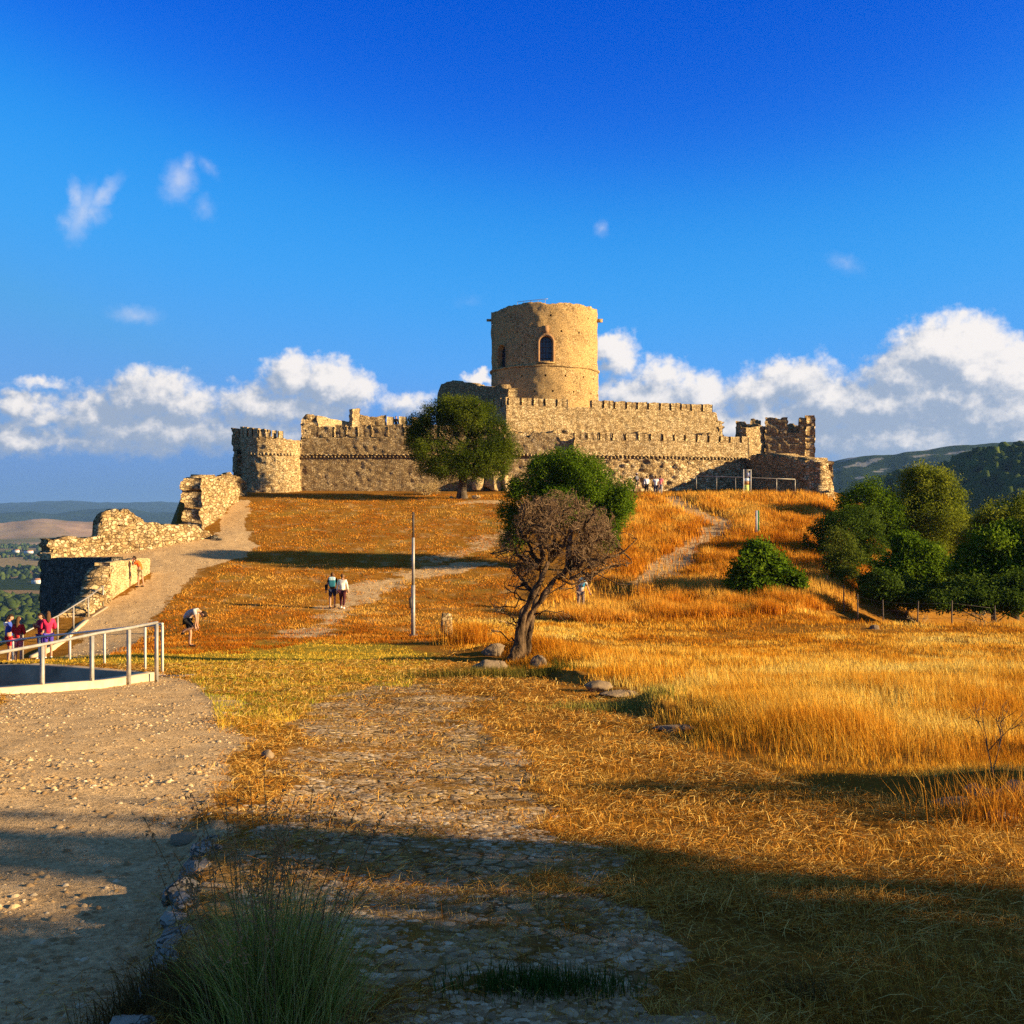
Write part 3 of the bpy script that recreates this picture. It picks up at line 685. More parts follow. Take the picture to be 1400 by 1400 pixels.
tan = t.mix(.4, t.ramp(t.noise(p, .004, 6, .65), [(.3, (.24, .15, .09)), (.5, (.46, .29, .17)), (.7, (.52, .37, .23))]), fields)
col = t.mix(sp.outputs[1], fields, tan)
wf = t.step(t.m('ADD', sp.outputs[0], t.m('MULTIPLY', t.m('SUBTRACT', t.noise(p, .006, 5, .6), .5), .8)), .42, .58)
col = t.mix(wf, col, wood)
col = t.mix(t.m('MULTIPLY', sp.outputs[2], t.step(t.noise(p, .02, 4), .55, .62)), col, (.38, .34, .27))
finish(t, out, col, 1.0, t.noise(p, .06, 5, .7), .8, 3.0, 0)
AZ2 = np.concatenate([np.linspace(-180, -31, 160)[:-1], np.linspace(-31, -15, 260)[:-1], np.linspace(-15, 13, 120)[:-1], np.linspace(13, 32, 300)[:-1], np.linspace(32, 180, 160)])*math.pi/180
RR2 = np.concatenate([np.geomspace(170, 3200, 190)[:-1], np.geomspace(3200, 26000, 150)])
def masks_far(x, y):
    d = np.hypot(x, y); a = np.degrees(np.arctan2(x, y))
    right = sstep(5, 14, a)*sstep(5000, 3000, d)
    px = 700+F*x/np.maximum(y, 1)
    py = 700-F*hz(x, y)/np.maximum(y, 1)
    n = fbm2(x/420, y/420, 4, 71)
    w = np.maximum(right, sstep(.50, .60, n)*sstep(4200, 2500, d))
    w = np.maximum(w, sstep(6300, 7300, d)*.9)
    w = np.maximum(w, sstep(900, 600, d)*.9)
    tn = sstep(3000, 4200, d)*sstep(6400, 5800, d)*sstep(.62, .5, fbm2(x/600, y/600, 3, 77))
    rock = (a > 10)*sstep(1700, 2100, d)*.8
    return np.stack([w, tn, rock+0*d, 0*d], -1)
def fan2(name, amin, amax, rmin, mat, dz):
    A, R = np.meshgrid(AZ2, RR2, indexing='ij')
    x = np.sin(A)*R; y = np.cos(A)*R; z = hz(x.ravel(), y.ravel()).reshape(x.shape)+dz
    return mesh_obj(name, np.stack([x, y, z], -1).reshape(-1, 3), [grid_faces(len(AZ2), len(RR2))[:, ::-1]], mat, None, True, masks_far(x.ravel(), y.ravel()), 'cover')
far = fan2('hills', 0, 0, 0, m, -.6)
tag(far, 'wide valley of fields with wooded hills far beyond the castle', None, None, 'structure')

# ------------------------------------------------------------------ far woods and houses
bm = bmesh.new(); bmesh.ops.create_icosphere(bm, subdivisions=2, radius=1)
ICV = np.array([v.co[:] for v in bm.verts]); ICF = np.array([[v.index for v in f.verts] for f in bm.faces]); bm.free()
def crowns(mb, xs, ys, rs, sink=.2):
    zs = hz(xs, ys)
    for k, (x, y, z, r) in enumerate(zip(xs, ys, zs, rs)):
        o = (x*3.1+y*1.7) % 100
        v = ICV*(1+1.0*(vn3(ICV*1.9+o, 3)-.45)+.8*(vn3(ICV*4.5+o, 4)-.5))[:, None]
        v = v*np.array([r, r, r*random.uniform(.8, 1.25)])+np.array([x, y, z+r*(.75-sink)])
        mb.add(v, ICF)
M['far_leaf'] = leaf_mat('far_woodland_leaves', (.02, .035, .008), (.06, .085, .016), (.13, .145, .03), 0.0, .02)
mb = MB()
n = 5200; px = rng.uniform(1110, 1450, n); d = rng.uniform(600, 1150, n)
crowns(mb, (px-700)/F*d, d, 1.5+3.6*rng.random(n)**2)
n = 900; px = rng.uniform(1120, 1420, n); d = rng.uniform(280, 620, n)
crowns(mb, (px-700)/F*d, d, rng.uniform(1.4, 3.6, n))
tag(mb.build('woodland', M['far_leaf'], None, True), 'dark scrub woodland covering the hillside right of the castle', None, None, 'stuff')
mb = MB()
n = 3600; px = rng.uniform(-160, 130, n); d = np.exp(rng.uniform(math.log(400), math.log(1050), n))
x = (px-700)/F*d; k = fbm2(x/90, d/90, 3, 91)+sstep(760, 480, d)*.3 > .5
crowns(mb, x[k], d[k], rng.uniform(1.2, 3.6, k.sum()))
n = 3000; px = rng.uniform(-120, 130, n); d = np.exp(rng.uniform(math.log(1050), math.log(3600), n))
x = (px-700)/F*d; k = fbm2(x/260, d/330, 3, 92) > .56
crowns(mb, x[k], d[k], rng.uniform(2.5, 6.5, k.sum()))
tag(mb.build('woodland', M['far_leaf'], None, True), 'belts of trees between the fields in the valley on the left', None, None, 'stuff')
M['whitewash'] = plain_mat('whitewashed_wall', (.78, .75, .70), .9, .05, .2)
M['roof_tile'] = plain_mat('clay_roof', (.36, .17, .09), .9, .2, .5)
for px, py, d, w, lab in ((22, 741, 2900, 15, 'tiny white farmhouse in the valley, nearest the left edge among the fields'),
                          (39, 740, 2850, 22, 'long white farmhouse in the valley, just left of the ruined rubble wall'),
                          (50, 776, 1750, 13, 'small white farmhouse lower in the valley, beside the shaded grey wall')):
    x = X(px, d); z = gz(x, d)
    h = thing('farmhouse', (x, d, z), lab, 'house', 'white farmhouses in the valley')
    mb = MB(); mb.add(boxv((x, d, z+2.5), (w, 8, 6)), BOXF); mb.build('wall', M['whitewash'], h)
    mb = MB(); a = w/2+.5; e = z+5.5
    mb.add(np.array([[x-a, d-4.6, e], [x+a, d-4.6, e], [x+a, d+4.6, e], [x-a, d+4.6, e], [x-a, d, e+2.6], [x+a, d, e+2.6]]),
           [np.array([[0, 1, 5, 4], [2, 3, 4, 5], [3, 2, 1, 0]]), np.array([[1, 2, 5], [3, 0, 4]])]); mb.build('roof', M['roof_tile'], h)
    mb = MB()
    for q in (-.28, .05, .3):
        mb = MB(); mb.add(boxv((x+q*w, d-4.0, z+2.6), (1.2, .2, 1.5)), BOXF); mb.build('window', M['pane'], h)

# ------------------------------------------------------------------ vegetation
def quads(c, nrm, size, asp, mb=None):
    """leaf quads: centre, normal, size"""
    n = len(c); r = rng.normal(size=(n, 3))
    u = np.cross(nrm, r); u /= np.maximum(np.linalg.norm(u, axis=1, keepdims=True), 1e-6)
    w = np.cross(nrm, u); w /= np.maximum(np.linalg.norm(w, axis=1, keepdims=True), 1e-6)
    s = size[:, None]*.5
    v = np.stack([c-u*s, c+w*s*asp-nrm*s*.15, c+u*s, c-w*s*asp-nrm*s*.15], 1).reshape(-1, 3)
    f = np.arange(4*n).reshape(-1, 4)
    return v, f
def crown_pts(blobs, nclump, nleaf, csize, shell=.55, flat=1.0):
    """leaf centres gathered in sprays spread over the outer part of each blob"""
    b = np.array(blobs, float); wgt = (b[:, 3]*b[:, 4]*b[:, 5])**(2/3); wgt /= wgt.sum()
    k = rng.choice(len(b), nclump, p=wgt)
    dr = rng.normal(size=(nclump, 3)); dr /= np.linalg.norm(dr, axis=1, keepdims=True)
    r = shell+(1-shell)*rng.random(nclump)**.6
    bump = 1+.45*(vn3(dr*2.2+k[:, None]*7.7, 5)-.5)+.25*(vn3(dr*5+k[:, None]*3.1, 6)-.5)
    cc = b[k, :3]+dr*b[k, 3:6]*(r*bump)[:, None]
    # throw out sprays deep inside another blob
    j = np.repeat(np.arange(nclump), nleaf)
    p = cc[j]+rng.normal(size=(len(j), 3))*csize*np.array([1, 1, flat])
    nr = dr[j]*.55+rng.normal(size=(len(j), 3))*.6+np.array([0, 0, .25]); nr /= np.linalg.norm(nr, axis=1, keepdims=True)
    return p, nr, cc
def pxblobs(lst, d, dy=.9):
    """crown lobes given by where they stand: (px, py, rx, ry, ddepth)"""
    o = []
    for q in lst:
        dd = d+(q[4] if len(q) > 4 else 0); c = P(q[0], q[1], dd); k = dd/F
        o.append((c.x, c.y, c.z, q[2]*k, max(q[2], q[3])*k*dy, q[3]*k))
    return o
def lobed(blobs, n=4, lo=.34, hi=.56):
    o = []
    for b in blobs:
        o.append((b[0], b[1], b[2], b[3]*.9, b[4]*.9, b[5]*.9))
        for _ in range(n):
            dr = rng.normal(size=3); dr /= np.linalg.norm(dr); dr[2] = abs(dr[2])*.9-.25; k = rng.uniform(lo, hi); q = rng.uniform(.72, .98)
            o.append((b[0]+dr[0]*b[3]*q, b[1]+dr[1]*b[4]*q, b[2]+dr[2]*b[5]*q, b[3]*k, b[4]*k, b[5]*k))
    return o
def crown(parent, blobs, nclump, nleaf, csize, lsize, mat, asp=.45, shell=.55, name='crown', lob=True):
    if lob: blobs = lobed(blobs)
    p, nr, cc = crown_pts(blobs, nclump, nleaf, csize, shell)
    v, f = quads(p, nr, lsize*rng.uniform(.6, 1.4, len(p)), asp)
    mb = MB(); mb.add(v, f); return mb.build(name, mat, parent), cc
def bark_mat(name, a, b, sc=5):
    m, t, out = newmat(name); p = t.v('MULTIPLY', pos(t), (1, 1, .3))
    n = t.noise(p, sc, 6, .7); f = t.noise(p, sc*4, 4, .6)
    c = t.mix(t.ramp(n, [(.35, 0), (.65, 1)]), a, b)
    finish(t, out, c, .95, t.m('ADD', n, t.m('MULTIPLY', f, .4)), 1.0, .05, .05); return m
M['bark'] = bark_mat('olive_bark', (.04, .03, .02), (.15, .11, .07))
M['bark_dead'] = bark_mat('bleached_bark', (.014, .009, .006), (.20, .125, .065), 7)
M['twig'] = isl_mat('dry_twigs', [(0, (.08, .045, .022)), (.5, (.17, .10, .05)), (1, (.33, .22, .12))])
M['olive'] = leaf_mat('olive_leaves', (.035, .058, .005), (.105, .135, .012), (.22, .225, .03), .35, .35)
M['carob'] = leaf_mat('fresh_green_leaves', (.045, .09, .006), (.125, .20, .012), (.24, .32, .026), .4, .5)
M['dark_leaf'] = leaf_mat('dark_evergreen_leaves', (.03, .055, .007), (.08, .125, .015), (.16, .21, .03), .3, .4)
M['yellow_leaf'] = leaf_mat('yellowish_olive_leaves', (.08, .11, .010), (.22, .25, .022), (.40, .40, .05), .4, .3)
M['grey_leaf'] = leaf_mat('grey_green_leaves', (.05, .075, .010), (.14, .17, .022), (.28, .28, .045), .35, .4)
def jitter_line(a, b, n, amp, bow=0):
    a, b = np.array(a, float), np.array(b, float); t = np.linspace(0, 1, n)[:, None]
    p = a+(b-a)*t; L = np.linalg.norm(b-a)
    p[1:-1] += rng.normal(size=(n-2, 3))*amp*L
    p[:, 2] += (bow*L*np.sin(t[:, 0]*math.pi)); return p
def limbs(parent, fork, ends, r0, mat, name='branch', amp=.05, each=False):
    mb = MB()
    for e in ends:
        p = jitter_line(fork, e, 7, amp, .04)
        tube(mb, p, np.linspace(r0, r0*.25, 7), 6)
        for q in range(2):
            i = 3+q; e2 = p[i]+(np.array(e)-p[0])*.16+rng.normal(size=3)*.18*np.linalg.norm(np.array(e)-p[0])
            tube(mb, jitter_line(p[i], e2, 5, .06), np.linspace(r0*.45, r0*.12, 5), 5)
    return mb.build(name, mat, parent, True)
def trunk(parent, pts, rads, mat, n=10, gn=.18, name='trunk'):
    pts = np.asarray(pts, float); tt = np.linspace(0, len(pts)-1, len(pts)*5)
    q = np.stack([np.interp(tt, np.arange(len(pts)), pts[:, i]) for i in range(3)], -1)
    r = np.interp(tt, np.arange(len(pts)), rads)
    mb = MB(); tube(mb, q, r, n)
    v = mb.v[0]; c = np.concatenate([np.repeat(q, n, 0), q[:1], q[-1:]])
    k = 1+gn*2*(vn3(v*np.array([3.5, 3.5, .9]), 8)-.5)+gn*(vn3(v*np.array([9, 9, 2.5]), 9)-.5)
    mb.v[0] = c+(v-c)*k[:, None]
    return mb.build(name, mat, parent, True)
def tree(name, label, cat, d, basepx, blobs, nclump, nleaf, csize, lsize, mat, trad=.2, group=None, forkup=.45, barkm=None, asp=.45, shell=.55, dy=.9):
    x = X(basepx, d); z = gz(x, d)
    root = thing(name, (x, d, z), label, cat, group)
    bl = pxblobs(blobs, d, dy)
    top = max(b[2] for b in bl); fork = np.array([x+random.uniform(-.2, .2), d, z+(top-z)*forkup])
    bm_ = barkm or M['bark']
    trunk(root, [(x, d, z-.4), (x+random.uniform(-.1, .1), d, z+(fork[2]-z)*.4), fork], [trad*1.5, trad, trad*.7], bm_)
    limbs(root, fork-np.array([0, 0, .1]), [np.array(b[:3]) for b in bl], trad*.5, bm_)
    crown(root, bl, nclump, nleaf, csize, lsize, mat, asp, shell)
    return root

# big olive by the wall
tree('olive_tree', 'big round green tree with a short trunk before the castle wall', 'tree', 88, 632,
     [(597, 585, 34, 32), (640, 575, 42, 28), (672, 600, 33, 34), (592, 622, 30, 34, -1), (644, 628, 46, 32, -1.5), (620, 560, 36, 22), (690, 622, 17, 26), (573, 598, 14, 30), (610, 640, 34, 22, -1.5), (668, 640, 26, 20, -1), (655, 560, 25, 15)],
     3300, 26, .17, .16, M['olive'], .36, forkup=.35, asp=.3)
# living tree behind the dead one
tree('leafy_tree', 'bright green leafy crown standing behind the bare grey twigs of dead tree', 'tree', 61.5, 778,
     [(775, 636, 36, 26), (802, 658, 46, 34), (722, 676, 32, 34), (838, 700, 27, 36), (702, 722, 19, 17), (701, 742, 18, 18), (692, 700, 12, 18), (780, 688, 60, 36), (742, 648, 28, 24), (852, 682, 16, 28), (745, 705, 36, 28), (815, 715, 36, 26), (828, 740, 18, 14)],
     3600, 24, .15, .13, M['carob'], .17, forkup=.5, asp=.4)
tree('round_bush', 'dense round green bush alone on the golden slope', 'bush', 56, 1040,
     [(1040, 784, 40, 30), (1016, 796, 27, 24), (1066, 792, 26, 26), (1036, 757, 24, 17), (1060, 768, 20, 16), (1040, 806, 44, 16), (1010, 778, 12, 14)],
     1000, 18, .14, .19, M['carob'], .07, forkup=.3, asp=.5)
# the wood on the right
WG = 'trees in the wood right of the castle'
tree('evergreen_bush', 'smooth dark round evergreen bush at the foot of the castle slope', 'bush', 66, 1160,
     [(1160, 736, 46, 36), (1190, 748, 24, 30), (1134, 728, 22, 22), (1165, 712, 34, 20), (1150, 762, 40, 20)], 1500, 24, .12, .11, M['dark_leaf'], .12, WG, .3, asp=.5, shell=.75)
tree('pale_bush', 'small yellowish bush in front of the smooth dark round evergreen', 'bush', 61, 1150,
     [(1149, 746, 22, 24), (1156, 766, 26, 20), (1140, 734, 12, 14), (1150, 785, 26, 16)], 500, 20, .14, .12, M['grey_leaf'], .07, WG, .3)
tree('feathery_tree', 'feathery mid green tree rising behind the smooth dark round evergreen', 'tree', 79, 1185,
     [(1178, 682, 24, 24), (1204, 692, 24, 26), (1160, 690, 16, 20), (1192, 664, 12, 14), (1215, 712, 20, 26), (1175, 710, 36, 20), (1222, 735, 24, 30)], 900, 22, .2, .17, M['carob'], .16, WG)
tree('tall_olive_tree', 'tallest tree of the wood, rounded olive green crown against the hills', 'tree', 80, 1268,
     [(1262, 668, 34, 34), (1238, 690, 26, 34), (1292, 682, 26, 34), (1268, 710, 48, 36), (1300, 712, 18, 26), (1245, 655, 20, 18), (1280, 655, 22, 20), (1262, 745, 50, 30), (1225, 720, 26, 30), (1310, 745, 26, 30)], 2100, 26, .22, .19, M['yellow_leaf'], .25, WG, asp=.35)
tree('spreading_tree', 'yellow green spreading tree at the right edge of the wood', 'tree', 72, 1388,
     [(1372, 705, 38, 28), (1402, 712, 36, 36), (1352, 725, 24, 24), (1420, 740, 40, 40), (1382, 740, 44, 30), (1335, 745, 26, 30), (1410, 690, 24, 18)], 1500, 24, .2, .18, M['yellow_leaf'], .2, WG, asp=.35)
tree('leafy_tree', 'glossy green broad tree low at the right edge, before yellow green tree', 'tree', 57, 1362,
     [(1362, 748, 40, 28), (1330, 768, 30, 26), (1394, 770, 36, 36), (1358, 790, 56, 30), (1376, 728, 20, 14), (1420, 790, 30, 36)], 1500, 20, .2, .2, M['carob'], .16, WG, asp=.5)
tree('leafy_tree', 'mid green bushy tree under the tallest rounded olive green crown', 'tree', 62, 1245,
     [(1250, 762, 38, 24), (1222, 776, 24, 24), (1278, 780, 30, 24), (1248, 790, 52, 22), (1240, 740, 18, 12)], 1200, 20, .17, .17, M['carob'], .12, WG, asp=.5)
tree('dark_tree', 'dark tree filling the gap between tallest olive green and spreading trees', 'tree', 92, 1328,
     [(1325, 722, 34, 24), (1345, 745, 34, 40), (1312, 745, 34, 36)], 900, 22, .25, .22, M['dark_leaf'], .2, WG)
tree('dark_shrub', 'low dark shrub in shade at the bottom of the wood, left part', 'bush', 59, 1240,
     [(1225, 806, 26, 16), (1258, 812, 30, 16), (1200, 800, 22, 16), (1290, 812, 26, 18)], 800, 18, .17, .17, M['dark_leaf'], .06, WG, .3)
tree('dark_shrub', 'low dark shrub in shade at the bottom of the wood, right part', 'bush', 53, 1350,
     [(1330, 806, 28, 20), (1365, 812, 32, 20), (1395, 806, 30, 24), (1310, 816, 18, 12)], 800, 18, .17, .17, M['dark_leaf'], .06, WG, .3)
tree('dark_shrub', 'straggling dark shrub right behind the wire fence, left half', 'bush', 54, 1235,
     [(1195, 812, 20, 12), (1225, 818, 24, 13), (1258, 820, 26, 14), (1210, 796, 20, 14)], 700, 18, .15, .15, M['dark_leaf'], .05, WG, .3)
tree('dark_shrub', 'straggling dark shrub right behind the wire fence, right half', 'bush', 51.5, 1345,
     [(1300, 822, 26, 12), (1340, 824, 28, 13), (1385, 824, 30, 15), (1425, 818, 26, 16)], 700, 18, .15, .15, M['dark_leaf'], .05, WG, .3)
for k, (px, d, s, mk, lab) in enumerate(((1470, 66, 1.1, 'olive', 'olive tree just outside the wood, beyond the spreading yellow green tree'), (1530, 56, 1.0, 'dark_leaf', 'dark tree beyond the glossy green broad tree'), (1460, 95, 1.3, 'olive', 'far olive tree behind the spreading yellow green tree'))):
    tree('olive_tree', lab, 'tree', d, px, [(px, 720, 40*s, 34*s), (px+20, 750, 50*s, 40*s), (px-25, 760, 36*s, 36*s)], 900, 18, .25, .25, M[mk], .2, WG)
# trees and shrub beside the photographer: they throw the long morning shadows over the foreground
SG = 'trees beside the viewpoint'
def off_tree(x, y, lobes, label, n=900, name='shade_tree', cat='tree', ls=.26, trad=.25):
    z = gz(x, y); root = thing(name, (x, y, z), label, cat, SG)
    trunk(root, [(x, y, z-.4), (x+.1, y, z+1.2), (x, y+.1, z+2.6)], [trad*1.4, trad, trad*.7], M['bark'])
    bl = [(x+a, y+b, z+c, r1, r1, r2) for a, b, c, r1, r2 in lobes]
    limbs(root, (x, y, z+1.6), [b[:3] for b in bl], trad*.45, M['bark'])
    crown(root, bl, n, 20, .28, ls, M['olive'], .6, .25, lob=False)
off_tree(18, -1.7, [(0, .7, 3.7, 2.0, 1.4), (0, .6, 5.0, 1.8, 1.0), (0, 1.0, 5.85, 1.3, .75), (0, .2, 6.6, 1.8, 1.0), (0, .9, 1.8, 2.2, 1.8), (0, -1.6, 4.6, 2.6, 2.6), (0, 3.75, 4.75, .42, .22), (.3, 3.7, 5.2, .4, .22), (-.3, 3.8, 5.6, .45, .25), (.2, 3.55, 5.95, .4, .22), (0, 3.0, 4.35, .5, .2)], 'broad olive tree right of the viewpoint, nearest to the photographed track', 1500)
off_tree(20, -8.0, [(0, 0, 4.6, 3.4, 2.8), (.5, 2.4, 3, 2.4, 2.4), (0, -2, 3, 2.8, 2.6), (0, 0, 1.4, 3.6, 1.6)], 'broad olive tree right of the viewpoint, second from the track', 1100)
off_tree(19, -15, [(0, 0, 4, 3.6, 3), (.5, 2.4, 3, 2.6, 2.4), (0, -2, 3, 2.8, 2.6), (0, 0, 1.4, 3.6, 1.6)], 'broad olive tree right of the viewpoint, farthest behind', 1000)
off_tree(8.2, 7.25, [(0, 0, .95, .7, .75), (.5, -.3, .7, .6, .6), (-.3, .25, .6, .5, .5)], 'low shrub right of the straw bank, beyond the picture edge', 260, 'shade_shrub', 'bush', .09, .05)
# ------------------------------------------------------------------ the dead tree
def dead_tree():
    d = 31.0; b = rg(704, 903); d = b.y; k = d/F
    root = thing('dead_tree', b, 'twisted bare grey tree leaning right, with a dense dome of dead twigs', 'tree')
    def Q(px, py, dd=0): return np.array(P(px, py, d+dd))
    strands = [([(700, 908), (706, 880), (716, 850), (722, 822), (738, 792), (752, 768)], [.30, .24, .19, .16, .12, .08]),
               ([(712, 906), (714, 870), (727, 838), (742, 812), (762, 790), (786, 772)], [.26, .2, .17, .13, .09, .06]),
               ([(722, 900), (722, 876), (724, 850), (733, 826), (738, 800), (736, 778)], [.16, .13, .12, .11, .09, .06]),
               ([(694, 910), (702, 892), (712, 862), (714, 835), (728, 812)], [.2, .2, .16, .11, .06])]
    for i, (pp, rr) in enumerate(strands):
        trunk(root, [Q(x+3*math.sin(j*2.1+i*2), y, (i-1.5)*.17+.14*math.sin(j*1.3+i)) for j, (x, y) in enumerate(pp)], np.array(rr)*.54, M['bark_dead'], 14, .7)
    tips = []
    # main boughs
    mains = [((752, 768), (770, 700), .0), ((752, 768), (735, 695), -.5), ((786, 772), (820, 735), .2), ((786, 772), (812, 702), -.6), ((736, 778), (712, 720), .4),
             ((736, 778), (700, 752), -.3), ((762, 790), (832, 775), -.5), ((752, 768), (758, 690), .9), ((786, 772), (826, 722), .8), ((728, 812), (712, 792), .3), ((736, 778), (718, 702), -1.1), ((786, 772), (790, 690), .6), ((762, 790), (800, 742), .3), ((786, 772), (846, 758), -.3), ((736, 778), (748, 728), .5), ((752, 768), (775, 735), -.7)]
    dome = (764, 740, 74, 62)
    mb = MB(); tw = MB()
    def grow(p, dr, L, r, lev):
        n = 5 if lev < 3 else 4
        pts = [p]; dd = dr.copy()
        for i in range(n-1):
            dd = dd+rng.normal(size=3)*(.34 if lev < 3 else .5); dd /= np.linalg.norm(dd)
            pts.append(pts[-1]+dd*L/(n-1))
        pts = np.array(pts)
        tube(mb if lev < 2 else tw, pts, np.linspace(r, max(r*.5, .004), n), 5 if lev < 2 else 3, cap=False)
        if lev >= 4: return
        kids = (4, 4, 4, 4)[lev]
        for i in range(kids):
            q = pts[min(n-1, 1+int(rng.integers(n-1)))] if i else pts[-1]
            nd = dd*.55+rng.normal(size=3)*.62+np.array([0, 0, .10 if lev < 3 else -.05]); nd /= np.linalg.norm(nd)
            c = q+nd*L*.6
            px = 700+F*c[0]/c[1]; py = 700-F*c[2]/c[1]
            e = ((px-dome[0])/dome[2])**2+((py-dome[1])/dome[3])**2+((c[1]-d)/1.7)**2
            if e > 1.15 and lev > 0:
                nd = nd*.4+np.array([(dome[0]-700)*k-q[0]*1, d-q[1], (700-dome[1])*k-q[2]])*.4; nd /= np.linalg.norm(nd)
            if lev > 1 and e > 1.5 and rng.random() < .6: continue
            grow(q, nd, L*rng.uniform(.5, .78), max(r*.46, .0045), lev+1)
    for a, b2, dd in mains:
        A, B = Q(*a), Q(*b2, dd); L = np.linalg.norm(B-A)
        pts = jitter_line(A, B, 7, .07, 0)
        tube(mb, pts, np.linspace(.07, .03, 7), 6)
        for i in (2, 3, 4, 5, 6):
            nd = (B-A)/L*.5+rng.normal(size=3)*.6; nd /= np.linalg.norm(nd)
            grow(pts[i], nd, .62, .026, 1)
        grow(B, (B-A)/L, .5, .025, 1)
    # stray low side twigs
    for a, e in (((722, 822), (690, 800)), ((722, 822), (676, 830)), ((716, 850), (680, 838)), ((742, 812), (790, 800)), ((706, 880), (672, 862)), ((727, 838), (770, 835)), ((762, 790), (856, 800)), ((712, 862), (690, 850))):
        A, B = Q(*a), Q(*e, random.uniform(-.5, .3)); pts = jitter_line(A, B, 6, .08, 0)
        tube(mb, pts, np.linspace(.025, .01, 6), 4, cap=False)
        for i in (2, 3, 4, 5):
            nd = (B-A)/np.linalg.norm(B-A)*.5+rng.normal(size=3)*.6; nd /= np.linalg.norm(nd)
            grow(pts[i], nd, .4, .012, 3)
    mb.build('branch', M['bark_dead'], root); tw.build('twigs', M['twig'], root)['kind'] = 'stuff'
dead_tree()
# dry pale shrub, saplings, thin weeds
def twiggy(name, label, cat, base, h, spread, n, mat, r=.012, group=None, depth=3):
    root = thing(name, base, label, cat, group); mb = MB()
    def g(p, dr, L, r, lev):
        q = p+dr*L+rng.normal(size=3)*L*.12; tube(mb, [p, (p+q)/2+rng.normal(size=3)*L*.06, q], [r, r*.8, r*.6], 4, cap=False)
        if lev < depth:
            for _ in range(3):
                nd = dr+rng.normal(size=3)*.5; nd /= np.linalg.norm(nd); g(q, nd, L*.62, r*.65, lev+1)
    for _ in range(n):
        a = rng.random()*6.28; dr = np.array([math.cos(a)*spread, math.sin(a)*spread, 1.]); dr /= np.linalg.norm(dr)
        g(np.array(base)+np.array([math.cos(a), math.sin(a), 0])*spread*.1*h-np.array([0, 0, .1]), dr, h*.42, r, 0)
    mb.build('twigs', mat, root); return root
M['pale_twig'] = isl_mat('pale_straw_twigs', [(0, (.30, .2, .08)), (1, (.62, .46, .22))])
b = P(583, 674, 92); b.z = gz(b.x, b.y)
twiggy('dry_shrub', 'pale dry leafless shrub at the wall foot, left of the big tree trunk', 'bush', b, 1.35, .9, 42, M['pale_twig'], .02)
for px, d, h, lab in ((1262, 50.5, 1.5, 'thin bare sapling in front of the dark wood, left one by the fence'), (1347, 49.5, 1.4, 'thin bare sapling in front of the dark wood, nearer the right edge')):
    b = Vector((X(px, d), d, gz(X(px, d), d))); twiggy('sapling', lab, 'sapling', b, h, .18, 2, M['pale_twig'], .022, 'bare saplings along the fence')
b = rg(1363, 1062); twiggy('dry_weed', 'tall dry weed stalk in the golden grass near the right edge', 'weed', b, .75, .12, 2, M['twig'], .006)

